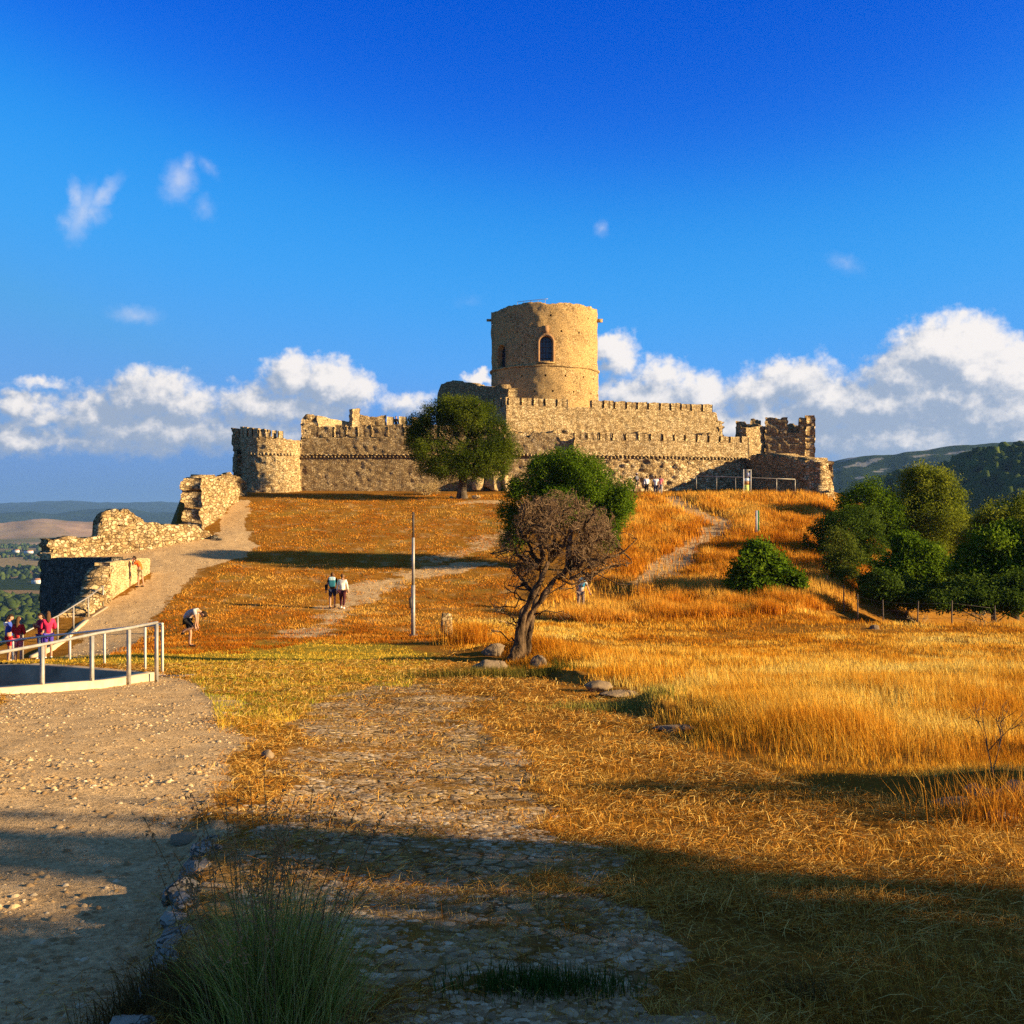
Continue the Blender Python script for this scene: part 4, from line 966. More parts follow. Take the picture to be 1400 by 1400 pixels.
# ------------------------------------------------------------------ grass
M['grass'] = vcol_mat('dry_grass_blades', .3, .35)
def sample(n, r0, r1, a0, a1, pw=0.0):
    a = rng.uniform(a0, a1, n); r = np.exp(rng.uniform(math.log(r0), math.log(r1), n))
    return np.sin(a)*r, np.cos(a)*r
def blades(name, x, y, h, w, lean, pal, label, mat, seg=2, flop=0.0, headp=0.0):
    n = len(x); z = hz(x, y)-.02
    a = rng.random(n)*6.283; ld = np.stack([np.cos(a), np.sin(a)], -1)
    wind = np.array([-.25, .1]); ln = (rng.random(n)**1.2*lean)[:, None]*ld+wind*lean*.5
    fl = rng.random(n) < flop
    ln[fl] *= 3.4; hh = np.where(fl, h*.25, h)
    sd = np.stack([-np.sin(a+rng.normal(size=n)*.8), np.cos(a+rng.normal(size=n)*.8)], -1)
    b = np.stack([x, y, z], -1)
    s3 = np.concatenate([sd, np.zeros((n, 1))], 1)*w[:, None]*.5
    def at(t): return b+np.concatenate([ln*(h*t**1.7)[:, None], (hh*t)[:, None]], 1)
    one = np.ones(n)
    if seg == 1:
        v = np.stack([b-s3, b+s3, at(one)], 1); f = [np.arange(3*n).reshape(-1, 3)]; m = 3
    else:
        mid = at(one*.55); v = np.stack([b-s3, b+s3, mid+s3*.8, mid-s3*.8, at(one)], 1)
        i = np.arange(n)[:, None]*5; f = [i+np.array([[0, 1, 2, 3]]), i+np.array([[3, 2, 4]])]; m = 5
    pal = np.array(pal)
    patch = fbm2(x/1.7, y/1.7, 3, 61)*.9+fbm2(x/8, y/8, 2, 62)*.5-.2
    t = np.clip(patch*1.6-.3+rng.normal(size=n)*.18, 0, .999)*(len(pal)-1)
    i0 = np.minimum(t.astype(int), len(pal)-2); fr = (t-i0)[:, None]
    c = pal[i0]*(1-fr)+pal[i0+1]*fr
    c = np.concatenate([c, np.ones((n, 1))], 1)
    c = np.repeat(c, m, 0)
    v = v.reshape(-1, 3)
    if headp:
        k = np.nonzero(rng.random(n) < headp)[0]; tip = at(one)[k]
        dirv = np.concatenate([ln[k]*1.2, np.ones((len(k), 1))*.6], 1); dirv /= np.linalg.norm(dirv, axis=1, keepdims=True)
        hl = (.025+.03*rng.random(len(k)))[:, None]; hw = np.concatenate([sd[k], np.zeros((len(k), 1))], 1)*(w[k, None]*1.6+.003)
        hv = np.stack([tip-dirv*hl*.5, tip+hw, tip+dirv*hl*.6, tip-hw], 1).reshape(-1, 3)
        f = f+[np.arange(4*len(k)).reshape(-1, 4)+len(v)]
        v = np.concatenate([v, hv]); c = np.concatenate([c, np.repeat(np.tile(np.array([[.52, .33, .11, 1]]), (len(k), 1)), 4, 0)])
    o = mesh_obj(name, v, f, mat, None, False, c)
    return tag(o, label, None, None, 'stuff')
GOLD = [(.32, .105, .008), (.52, .20, .014), (.64, .31, .028), (.72, .44, .07), (.74, .54, .14)]
ORANGE = [(.38, .125, .009), (.54, .21, .016), (.66, .32, .04), (.72, .43, .08)]
BROWN = [(.26, .075, .007), (.40, .13, .011), (.52, .21, .022), (.64, .36, .07)]
YG = [(.46, .25, .02), (.60, .36, .035), (.68, .44, .06), (.34, .29, .025), (.25, .25, .02)]
STRAW = [(.36, .14, .015), (.58, .27, .032), (.72, .42, .08), (.78, .52, .15), (.42, .18, .02)]
# tall grass of the right field
x, y = sample(1000000, 7.5, 60, RAD(-6), RAD(31))
k = inpoly(TALL, x, y); x, y = x[k], y[k]
den = sstep(.30, .52, fbm2(x/1.1, y/1.1, 3, 51)); den = den*(.25+.75*sstep(.36, .50, fbm2(x/4.5, y/2.2, 4, 69))); k = rng.random(len(x)) < .14+.86*den; x, y = x[k], y[k]
de = dpoly(EDGE, x, y); d = np.hypot(x, y)
h = (.05+.36*fbm2(x/2.6, y/1.6, 4, 52)**1.3)*rng.uniform(.4, 1.35, len(x))*(.3+.7*sstep(0, 2.2, de))
h *= 1+.75*np.exp(-(dpoly([tuple(rg(640, 880)[:2]), tuple(rg(760, 900)[:2]), tuple(rg(900, 960)[:2]), tuple(rg(1000, 1020)[:2])], x, y)/1.3)**2)
h *= 1-.45*sstep(26, 40, y)+.5*sstep(43, 49, y)
k = rng.random(len(x)) < (.12+.88*sstep(0, 1.6, dpoly(EDGE, x, y)+(fbm2(x/.6, y/.6, 3, 68)-.5)*2.2)); x, y, h, d = x[k], y[k], h[k], d[k]
blades('dry_grass', x, y, h, np.maximum(.003, .00042*d), .6, GOLD, 'golden dry grass filling the field on the right', M['grass'], 2, .2)
# orange grass on the slope below the right part of the castle
x, y = sample(330000, 44, 96, RAD(-2), RAD(21))
k = inpoly(SLOPE, x, y); x, y = x[k], y[k]
dp = np.minimum(dpoly(D5, x, y), dpoly([tuple(rg(880, 800)[:2]), tuple(rg(760, 835)[:2])], x, y)); n5 = fbm2(x/1.3, y/1.3, 3, 53)
k = rng.random(len(x)) < sstep(.7, 2.0, dp+(n5-.5)*2)*.97+.05; x, y, n5 = x[k], y[k], n5[k]; d = np.hypot(x, y)
h = (.22+.7*n5**1.4)*rng.uniform(.5, 1.25, len(x))
blades('dry_grass', x, y, h, np.maximum(.01, .00075*d), .5, ORANGE, 'orange dry grass on the slope below the right part of the castle', M['grass'], 1, .05)
# cropped lawn
x, y = sample(330000, 36, 96, RAD(-24), RAD(4))
k = inpoly(LAWN, x, y); x, y = x[k], y[k]; mk = masks(x, y)
k = rng.random(len(x)) < (1-mk[:, 0])*(.12+.88*sstep(.40, .60, fbm2(x/.8, y/.8, 4, 54))); x, y = x[k], y[k]; d = np.hypot(x, y)
blades('cropped_grass', x, y, rng.uniform(.03, .13, len(x)), np.maximum(.01, .0008*d), .9, BROWN, 'short rusty brown grass on the slope below the long castle wall', M['grass'], 1, .1)
# yellowish green turf
x, y = sample(190000, 13, 48, RAD(-27), RAD(2))
k = inpoly(GREEN, x, y); x, y = x[k], y[k]; d = np.hypot(x, y)
k = rng.random(len(x)) < .25+.75*sstep(.35, .6, fbm2(x/.6, y/.6, 3, 55)); x, y, d = x[k], y[k], d[k]
blades('turf', x, y, rng.uniform(.02, .09, len(x)), np.maximum(.004, .0008*d), .9, YG, 'patchy yellow green turf across the middle of the hilltop', M['grass'], 1, .1)
# straw and thin grass over the foreground
x, y = sample(800000, 2.6, 30, RAD(-18), RAD(31))
mk = masks(x, y); n5 = fbm2(x/.55, y/.55, 4, 56); n6 = fbm2(x/2.5, y/2.5, 2, 57)
tall = inpoly(TALL, x, y)
STR = np.clip(1-mk[:, 0]*1.1, 0, 1)*np.where(mk[:, 1] > .5, .5*sstep(.40, .60, n5*.7+n6*.3), .06+.84*sstep(.40, .62, n5))
k = (rng.random(len(x)) < STR) & ~tall; x, y = x[k], y[k]; d = np.hypot(x, y); mk = mk[k]
h = np.where(mk[:, 1] > .5, rng.uniform(.012, .06, len(x)), rng.uniform(.02, .10, len(x)))
blades('straw', x, y, h, np.maximum(.0022, .00048*d), 1.1, STRAW, 'flattened straw and thin dry grass over the foreground track', M['grass'], 2, .8)
# straw litter lying on the ground
def litter(n, r1, keep, label):
    x, y = sample(n, 2.6, r1, RAD(-30), RAD(31)); k = keep(x, y); x, y = x[k], y[k]; n = len(x); d = np.hypot(x, y)
    L = (.02+.10*rng.random(n)**2.2)*(1+.03*d); a = rng.random(n)*6.283; tilt = rng.normal(size=n)*.22+.10; w = np.maximum(.0016, .0004*d)*rng.uniform(.6, 1.3, n)
    z = hz(x, y)+rng.uniform(.002, .022, n)
    dr = np.stack([np.cos(a)*np.cos(tilt), np.sin(a)*np.cos(tilt), np.sin(tilt)], -1)*L[:, None]*.5; sd = np.stack([-np.sin(a), np.cos(a), a*0+.5], -1)*w[:, None]*.5
    c = np.stack([x, y, z+np.abs(np.sin(tilt))*L*.5], -1); bend = np.stack([a*0, a*0, L*.08], -1)
    v = np.stack([c-dr-sd, c-dr+sd, c+bend+sd, c+bend-sd, c+dr+sd*.7, c+dr-sd*.7], 1).reshape(-1, 3)
    i = np.arange(n)[:, None]*6
    pal = np.array([(.22, .085, .012), (.48, .19, .022), (.68, .36, .065), (.80, .54, .16)]); q = rng.choice(4, n, p=[.2, .3, .32, .18])
    cc = np.repeat(np.concatenate([pal[q], np.ones((n, 1))], 1), 6, 0)
    tag(mesh_obj('straw', v, [i+np.array([[0, 1, 2, 3]]), i+np.array([[3, 2, 4, 5]])], M['grass'], None, False, cc), label, None, None, 'stuff')
def kp(x, y):
    mk = masks(x, y); n5 = fbm2(x/.5, y/.5, 4, 66)
    return (rng.random(len(x)) < np.clip(1-mk[:, 0]*1.15, 0, 1)*np.where(mk[:, 1] > .5, .03+.36*sstep(.47, .6, n5), .25+.75*sstep(.36, .54, n5))) & ~inpoly(TALL, x, y)
litter(520000, 30, kp, 'loose broken straw lying over the foreground ground')
# green low clump under the dead tree and beside the track
def low(px, py, rx, ry, n, h0, h1, pal, label, w=.005, lean=.7):
    c = rg(px, py); q = rng.normal(size=(n, 2)); x = c.x+q[:, 0]*rx; y = c.y+q[:, 1]*ry
    blades('grass_patch', x, y, rng.uniform(h0, h1, n), np.full(n, w), lean, pal, label, M['grass'], 2, .05)
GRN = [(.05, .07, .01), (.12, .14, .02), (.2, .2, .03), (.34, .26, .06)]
low(684, 926, .85, .32, 3200, .08, .30, [(.03, .035, .008), (.07, .07, .012), (.15, .12, .022), (.3, .2, .04)], 'greenish low grass, darkened to imitate shade, at the foot of the twisted bare tree', .008)  # dark blade palette paints in the shade of the hollow under the tree
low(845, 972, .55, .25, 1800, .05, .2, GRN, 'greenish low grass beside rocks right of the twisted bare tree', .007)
low(745, 1352, .16, .07, 1500, .04, .12, [(.03, .06, .01), (.07, .11, .02), (.1, .14, .03)], 'small fresh green grass patch on the shaded track', .004)
low(1215, 940, .35, .12, 500, .1, .3, [(.10, .05, .01), (.2, .1, .02)], 'dark brown weed patch in the golden field', .01)

# the tuft in front
def tuft():
    c = Vector((-.84, 3.95, 0)); c.z = gz(c.x, c.y)
    root = thing('grass_tuft', c, 'big green grass tuft with dry seed stalks at the front of the track', 'grass tuft')
    n = 2700; q = rng.normal(size=(n, 2))*np.array([.125, .12]); x = c.x+q[:, 0]; y = c.y+q[:, 1]
    r = np.hypot(q[:, 0]/.125, q[:, 1]/.12)
    h = rng.uniform(.25, .72, n)*np.exp(-(r/2.4)**2)+.05
    out = q/np.maximum(np.hypot(*q.T)[:, None], .02)*np.minimum(np.hypot(*q.T)[:, None]*1.5, .55)+rng.normal(size=(n, 2))*.17
    w = rng.uniform(.0016, .0036, n); z = hz(x, y)-.02
    b = np.stack([x, y, z], -1); a = rng.random(n)*3.14; s = np.stack([np.cos(a), np.sin(a), a*0], -1)*w[:, None]*.5
    def at(t): return b+np.concatenate([out*(h*t**1.8)[:, None], (h*(t-.22*t**3))[:, None]], 1)
    v = np.stack([b-s, b+s, at(.4)-s*.9, at(.4)+s*.9, at(.75)-s*.6, at(.75)+s*.6, at(1.0)], 1)
    i = np.arange(n)[:, None]*7
    f = [i+np.array([[0, 1, 3, 2]]), i+np.array([[2, 3, 5, 4]]), i+np.array([[4, 5, 6]])]
    pal = np.array([(.20, .23, .035), (.36, .35, .06), (.55, .45, .10), (.72, .52, .18)]); k = rng.choice(4, n, p=[.22, .30, .26, .22])
    cc = np.repeat(np.concatenate([pal[k], np.ones((n, 1))], 1), 7, 0)
    mesh_obj('blades', v.reshape(-1, 3), f, M['grass'], root, False, cc)['kind'] = 'stuff'
    # seed stalks
    mb = MB(); hd = MB(); cs = (.45, .27, .10, 1)
    for k in range(46):
        q = rng.normal(size=2)*.12; p0 = np.array([c.x+q[0], c.y+q[1], c.z]); H = rng.uniform(.5, .86)
        ln = rng.normal(size=2)*.16+np.array([.05, 0]); tt = np.linspace(0, 1, 6)
        pts = np.stack([p0[0]+q[0]*tt+ln[0]*tt**2*H, p0[1]+q[1]*tt+ln[1]*tt**2*H, p0[2]+H*tt], -1)
        tube(mb, pts, np.linspace(.0026, .0014, 6), 3, cs, cap=False)
        for j in range(26):
            u = rng.uniform(.72, 1); e = p0*0+np.array([np.interp(u, tt, pts[:, a]) for a in range(3)])+rng.normal(size=3)*np.array([.014, .014, .008])
            v, f = quads(e[None], rng.normal(size=(1, 3)), np.array([.021]), .35); hd.add(v, f, (.42, .22, .09, 1))
    for k, (a, H) in enumerate(((-.35, .95), (.55, .7), (.75, .62), (-.6, .4), (.9, .45))):
        p0 = np.array([c.x, c.y, c.z]); tt = np.linspace(0, 1, 6)
        pts = np.stack([p0[0]+a*.75*tt**1.2*H, p0[1]+.02*tt, p0[2]+H*(tt-.12*tt**3)], -1); tube(mb, pts, np.linspace(.002, .001, 6), 3, (.45, .36, .18, 1), cap=False)
    mb.build('stalks', M['grass'], root)['kind'] = 'stuff'; hd.build('seed_heads', M['grass'], root)['kind'] = 'stuff'
tuft()
def dry_tuft(px, py, n, rx, h0, h1, pal, label, lean=1.2, w=.004, cat='grass tuft'):
    c = rg(px, py); q = rng.normal(size=(n, 2))*rx; x = c.x+q[:, 0]; y = c.y+q[:, 1]*.6
    o = blades('grass_tuft', x, y, rng.uniform(h0, h1, n), np.full(n, w), lean, pal, label, M['grass'], 2, .1); del o['kind']; o['category'] = cat
DRY = [(.10, .06, .02), (.18, .11, .035), (.30, .2, .08)]
dry_tuft(205, 1372, 900, .11, .05, .2, DRY, 'dry brown grass tuft left of the big green foreground tuft')
dry_tuft(290, 1385, 900, .10, .06, .25, DRY, 'dark dry grass tuft at the left foot of the big green tuft')
dry_tuft(640, 880, 700, .5, .4, 1.0, ORANGE, 'tall orange grass tuft around the stone stump near the pole', .5, .012)
dry_tuft(1370, 1120, 800, .25, .1, .4, ORANGE, 'orange grass tuft before the rocks at the right edge', .7, .005)
dry_tuft(1105, 1365, 300, .08, .03, .14, DRY, 'small dry weed tuft on the shaded track at lower right', 1.2, .003)

# ------------------------------------------------------------------ stones
M['pebble'] = isl_mat('loose_limestone', [(0, (.25, .15, .065)), (.5, (.46, .29, .13)), (.85, (.58, .40, .2)), (1, (.66, .52, .33))], .95, 20, .01)
M['cobble'] = isl_mat('worn_cobbles', [(0, (.24, .15, .07)), (.5, (.42, .28, .145)), (.85, (.56, .40, .22)), (1, (.66, .52, .33))], .95, 20, .01)
M['rock'] = stone_mat('weathered_rock', [(0, (.13, .09, .055)), (1, (.36, .26, .16))], (.2, .14, .085), .8, .04, 1, stain_amt=.5, mort_w=.02)
def pebbles(name, x, y, s, flat, label, mat, sink=.25):
    n = len(x); z = hz(x, y)
    base = np.array([[1, 0, 0], [.3, .95, 0], [-.8, .6, 0], [-.8, -.6, 0], [.3, -.95, 0], [.5, .1, .8], [-.4, .4, .9], [-.2, -.5, .75]])
    F8 = np.array([[0, 1, 5], [1, 6, 5], [1, 2, 6], [2, 3, 6], [3, 7, 6], [3, 4, 7], [4, 5, 7], [4, 0, 5], [5, 6, 7]])
    v = base[None]*(1+.5*(rng.random((n, 8, 3))-.5))
    a = rng.random(n)*6.283; ca, sa = np.cos(a)[:, None], np.sin(a)[:, None]
    xx = (v[..., 0]*ca-v[..., 1]*sa*.75); yy = (v[..., 0]*sa+v[..., 1]*ca*.75)
    vv = np.stack([xx*s[:, None]+x[:, None], yy*s[:, None]+y[:, None], v[..., 2]*(s*flat)[:, None]+z[:, None]-sink*(s*flat)[:, None]], -1)
    f = (np.arange(n)[:, None, None]*8+F8[None]).reshape(-1, 3)
    return tag(mesh_obj(name, vv.reshape(-1, 3), [f], mat, None, False), label, None, None, 'stuff')
x, y = sample(90000, 2.6, 26, RAD(-31), RAD(-4)); k = inpoly(D1, x, y); x, y = x[k], y[k]
k = rng.random(len(x)) < .07+.5*sstep(.42, .64, fbm2(x/.8, y/.8, 3, 63))*(.3+.7*sstep(5, 9, y)); x, y = x[k], y[k]; d = np.hypot(x, y)
s = .006+.034*rng.random(len(x))**4+.0009*d*rng.random(len(x))**2
pebbles('gravel', x, y, s, .6, 'loose small stones on the dirt track in the left foreground', M['pebble'])
x, y = sample(95000, 2.6, 26, RAD(-14), RAD(22)); mk = masks(x, y); k = (mk[:, 1] > .4) & (rng.random(len(x)) < .14+.75*sstep(.40, .58, fbm2(x/.7, y/.7, 3, 64))); x, y = x[k], y[k]; d = np.hypot(x, y)
s = .009+.045*rng.random(len(x))**2.8+.0004*d
pebbles('cobbles', x, y, s, .15, 'worn flat cobbles of the old paved track in the middle', M['cobble'], .45)
x, y = sample(9000, 34, 80, RAD(-26), RAD(12)); mk = masks(x, y); k = (mk[:, 0] > .35); x, y = x[k], y[k]
pebbles('gravel', x, y, rng.uniform(.03, .14, len(x))**1.3, .5, 'loose stones on the paths climbing the slope', M['pebble'])
def rock(name, loc, sx, sy, sz, label, cat='rock', group=None, rz=0., seed=0, mat='rock', blocky=.0, sink=.3):
    bm = bmesh.new(); bmesh.ops.create_icosphere(bm, subdivisions=4, radius=1)
    v = np.array([q.co[:] for q in bm.verts]); f = np.array([[q.index for q in p.verts] for p in bm.faces]); bm.free()
    if blocky: m_ = np.abs(v).max(1, keepdims=True); v = v*(1-blocky)+(v/m_)*blocky*.85
    # chipped planes
    g = np.random.default_rng(seed+5)
    for _ in range(9):
        n = g.normal(size=3); n /= np.linalg.norm(n); dd = g.uniform(.55, .85); e = np.maximum(0, v@n-dd); v = v-e[:, None]*n*.9
    v = v*(1+.22*(vn3(v*2+seed, 4)-.5)+.1*(vn3(v*6+seed, 5)-.5)+.09*(vn3(v*15+seed, 6)-.5))[:, None]
    v = v*np.array([sx, sy, sz]); ca, sa = math.cos(rz), math.sin(rz)
    v = np.stack([v[:, 0]*ca-v[:, 1]*sa, v[:, 0]*sa+v[:, 1]*ca, v[:, 2]+sz*(1-2*sink)], -1)
    o = mesh_obj(name, v, [f], M[mat]); o.location = loc
    return tag(o, label, cat, group)
for px, py, sx, sy, sz, lab, sd in (
        (668, 914, .42, .26, .19, 'big dark boulder left of the foot of the twisted bare tree', 1),
        (736, 912, .2, .16, .22, 'pointed grey rock right of the foot of the twisted bare tree', 2),
        (818, 942, .28, .17, .12, 'broad pale rock in the grass right of the pointed rock', 3),
        (846, 950, .36, .16, .07, 'low flat slab right beside the broad pale rock', 4),
        (925, 998, .28, .12, .06, 'dark flat stone on the golden grass edge beyond the rocks', 5),
        (674, 892, .35, .25, .22, 'small sunlit rock behind the big dark boulder', 6),
        (1305, 1100, .2, .1, .05, 'grey rock half buried in straw bank, left one at right edge', 7),
        (1392, 1090, .17, .12, .11, 'rough dark rock at the right edge of the straw bank', 8),
        (1340, 1088, .12, .1, .07, 'small pale rock between the two rocks of the straw bank', 9),
        (1196, 858, .22, .2, .12, 'lone pale stone in the field below the dark wood', 10),
        (250, 1150, .10, .08, .05, 'single stone at the edge of shadow on the dirt track', 11),
        (367, 1036, .07, .06, .06, 'pale round stone on the yellow turf in mid track', 12),
        (1372, 990+130, .12, .1, .06, 'small brown rock under the orange tuft at the right edge', 13)):
    b = rg(px, py+2); rock('rock', b, sx, sy, sz, lab, 'rock', None, random.uniform(-.4, .4), sd)
M['kerb'] = stone_mat('grey_kerb_rock', [(0, (.20, .17, .135)), (1, (.42, .36, .28))], (.16, .13, .09), 4, .03, 2.2, stain=(.07, .055, .035), stain_amt=.5, mort_w=.05)
# kerb stones in front
KG = 'kerb stones edging the track'
ks_ = ['nearest kerb stone at the front of the track, left of the green tuft', 'second kerb stone from the front, left of the green tuft', 'third kerb stone from the front, a broad pale slab', 'fourth kerb stone from the front, long and cracked', 'fifth kerb stone from the front, small', 'sixth kerb stone from the front, beside the tuft top', 'seventh kerb stone from the front, narrow', 'eighth kerb stone from the front, low and flat', 'ninth kerb stone from the front, near the edge of shadow', 'tenth kerb stone from the front, small and pale', 'last and smallest kerb stone, in the straw']
yy = 3.7
for k in range(11):
    L = (.15, .13, .19, .17, .10, .14, .11, .15, .12, .09, .08)[k]; yy += L
    kx = float(np.interp(yy, [p[1] for p in KERB], [p[0] for p in KERB]))+random.uniform(-.05, .02)
    rock('kerb_stone', (kx, yy, gz(kx+.25, yy)-random.uniform(.105, .13)), random.uniform(.10, .15), L*1.02, .11, ks_[k], 'kerb stone', KG, .22+random.uniform(-.12, .12), 20+k, 'kerb', .65, .3)
    yy += L+random.uniform(.0, .05)
# pale blocks by the olive
b = rg(651, 683); rock('stone_block', b, .36, .22, .2, 'squared pale stone block on the ground right of big tree trunk', 'stone block', None, .1, 40, 'plaster', .85, .1)
b = rg(617, 681); rock('rock', b, .14, .12, .1, 'small pale stone left of the big tree trunk', 'rock', None, 0, 41, 'plaster', .4, .2)
b = rg(611, 872); wall_root = rock('stone_stump', b, .30, .28, .55, 'squared upright stone stump in tall grass right of the steel pole', 'stone stump', None, .35, 42, 'stone_brown', .9, .1)
for k, (px, py, s) in enumerate(((282, 733, .42), (292, 735, .3), (272, 735, .3), (300, 737, .24))):
    b = rg(px, py+2); rock('rubble_stone', b, s, s*.8, s*.6, ('largest fallen stone at the low end of the ruined rubble wall', 'fallen stone just right of the largest one by the ruined wall', 'fallen stone just left of the largest one by the ruined wall', 'smallest fallen stone at the path side of the ruined wall')[k], 'rubble stone', 'fallen stones at the ruined wall', k, 50+k, 'stone_grey', .4)
for k, (px, py, s, lab) in enumerate(((675, 668, .8, 'leaning lit masonry lump at the wall foot, right of big tree trunk'), (655, 668, .55, 'smaller shaded masonry lump at the wall foot behind big tree trunk'), (693, 660, .6, 'upright masonry lump at the wall foot beside the dark niche'))):
    b = rg(px, 676); b.y = 95.5; b.x = X(px, 95.5); b.z = gz(b.x, b.y); rock('masonry_lump', b, s*1.1, s*.6, s*1.3, lab, 'rubble', None, .3*k, 60+k, 'plaster', .3, .1)

# ------------------------------------------------------------------ concrete trench and railings
def extr(name, pts, prof, mat, parent=None, label=None, cat=None):
    """profile (across, z) swept along 3D pts; 'across' points to the right-hand side"""
    p = np.asarray(pts, float); t = np.gradient(p[:, :2], axis=0); t /= np.linalg.norm(t, axis=1, keepdims=True); n = np.stack([t[:, 1], -t[:, 0]], -1)
    pr = np.asarray(prof, float); k = len(pr)
    v = np.concatenate([p[:, None, :2]+n[:, None, :]*pr[None, :, :1], p[:, None, 2:]+pr[None, :, 1:]], -1).reshape(-1, 3)
    f = [grid_faces(len(p), k, False)]
    i = np.arange(len(p)-1)*k; f.append(np.stack([i+k-1, i+2*k-1, i+k, i], -1))
    for b0 in (0, (len(p)-1)*k): f.append(np.array([[b0+q for q in range(k)]]))
    o = mesh_obj(name, v, f, mat, parent)
    bm = bmesh.new(); bm.from_mesh(o.data); bmesh.ops.recalc_face_normals(bm, faces=bm.faces); bm.to_mesh(o.data); bm.free()
    return o
def smooth_path(pts, n=40):
    pts = np.asarray(pts, float); t = np.linspace(0, len(pts)-1, n); q = np.stack([np.interp(t, np.arange(len(pts)), pts[:, i]) for i in range(2)], -1)
    k = np.array([.25, .5, .25])
    for _ in range(6): q[1:-1] = np.stack([np.convolve(q[:, i], k, 'valid') for i in range(2)], -1)
    return q
nk = smooth_path(TR_NEAR); nz_ = np.array([gz(a+.5, b-.35) for a, b in nk]); nz_ = np.convolve(np.pad(nz_, 6, mode='edge'), np.ones(13)/13, 'valid')
o = extr('concrete_kerb', np.c_[nk, nz_], [(-.22, -2.4), (-.22, .10), (.20, .10), (.20, -.4)], M['concrete'])
tag(o, 'pale curved concrete edge wall on the near side of the sunken ramp', 'concrete wall')
fk = smooth_path(TR_FAR[::-1]); fz = np.array([gz(a-.1, b+.6) for a, b in fk]); fz = np.convolve(np.pad(fz, 6, mode='edge'), np.ones(13)/13, 'valid')
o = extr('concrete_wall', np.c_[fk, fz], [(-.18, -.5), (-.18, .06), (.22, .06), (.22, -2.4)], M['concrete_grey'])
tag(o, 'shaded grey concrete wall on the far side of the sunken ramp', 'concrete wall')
e0, e1 = nk[-1], fk[-1]
o = mesh_obj('concrete_slab', boxv(((e0[0]+e1[0])/2+.45, (e0[1]+e1[1])/2, min(nz_[-1], fz[-1])-.17), (.9, 1.7, .44), .25), [BOXF], M['concrete'])
tag(o, 'flat concrete slab closing the right end of the sunken ramp', 'concrete slab')
def railing(label, path, zs, H, posts, rail_r=.035, post=(.06, .03), mat='steel', double=False, name='railing', group=None):
    root = thing(name, (path[0][0], path[0][1], zs[0]), label, 'railing', group)
    mb = MB(); pts = [(a, b, c+H) for (a, b), c in zip(path, zs)]
    q = np.array(pts); tube(mb, q, rail_r, 8); mb.build('handrail', M[mat], root)
    L = np.concatenate([[0], np.cumsum(np.hypot(*(q[1:, :2]-q[:-1, :2]).T))])
    for s in posts:
        c = [np.interp(s*L[-1], L, q[:, i]) for i in range(3)]; i = min(len(q)-2, int(np.searchsorted(L, s*L[-1], 'right')-1)); t = q[i+1]-q[i]
        g = gz(c[0]+.0, c[1])-.25; g = max(g, c[2]-H-.25)
        mb = MB(); mb.add(boxv((c[0], c[1], (g+c[2])/2-.015), (post[0], post[1], c[2]-g-.03), math.atan2(t[1], t[0])), BOXF)
        o = mb.build('post', M[mat], root)
    return root
# near rail: posts stand just outside the kerb
near = np.array([P2(-60, 16.8), P2(0, 18.0), P2(70, 19.3), P2(132, 20.4), P2(180, 21.3), P2(215, 22.2)])
near_z = np.array([Z(py, d) for py, d in ((972, 16.8), (961, 18.2), (957, 19.3), (937, 20.4), (927, 21.3), (921, 22.2))])
nrz = np.array([Z(py, d) for py, d in ((898, 16.8), (890, 18.2), (879, 19.3), (866, 20.4), (858, 21.3), (851, 22.2))])
railing('curved steel handrail on the near side of the sunken ramp, thick grey posts', [tuple(p) for p in near], nrz-1.03, 1.03, [.0, .41, .64, .82, .995], .029, (.06, .06))
fr_ = np.array([P2(222, 24.6), P2(198, 26.2), P2(146, 28.2), P2(101, 30.0), P2(60, 31.6), P2(23, 33.0), P2(-30, 35)])
frz = np.array([Z(py, d) for py, d in ((853, 24.6), (856, 26.2), (861, 28.2), (866, 30.0), (870, 31.6), (875, 33), (882, 35))])
railing('curved white handrail on the far side of the sunken ramp, slim white posts', [tuple(p) for p in fr_], frz-1.05, 1.05, [.0, .13, .33, .51, .67, .81, .99], .03, (.06, .045), 'white_paint')
sr = [(31, 40.5, 866), (81, 45.0, 841), (103, 47.2, 827), (123, 49.6, 815), (141, 52.4, 801)]
railing('straight steel handrail climbing along the slope path to the plastered low wall', [P2(a, d) for a, d, b in sr], [Z(b, d)-.72 for a, d, b in sr], .72, [.0, .36, .54, .74, 1.0], .03, (.06, .06))
ex = [(40, 40.8), (81, 45.0), (110, 48), (141, 52.4)]
o = extr('concrete_kerb', [(X(a, d)+.12, d, gz(X(a, d)+.4, d)) for a, d in ex], [(-.12, -1.2), (-.12, .06), (.12, .06), (.12, -.4)], M['concrete'])
tag(o, 'low concrete edge strip under the slope handrail', 'kerb')
# castle viewing rail
cr_ = [(952, 93.4), (980, 92.6), (1006, 92.0), (1060, 91.2), (1087, 91.6)]
railing('thin steel barrier in shade at the foot of the ruined corner tower', [P2(a, d) for a, d in cr_], [Z(650.5+(a-952)*.035, d)-.85 for a, d in cr_], .85, [.0, .21, .4, .8, 1.0], .03, (.05, .05))
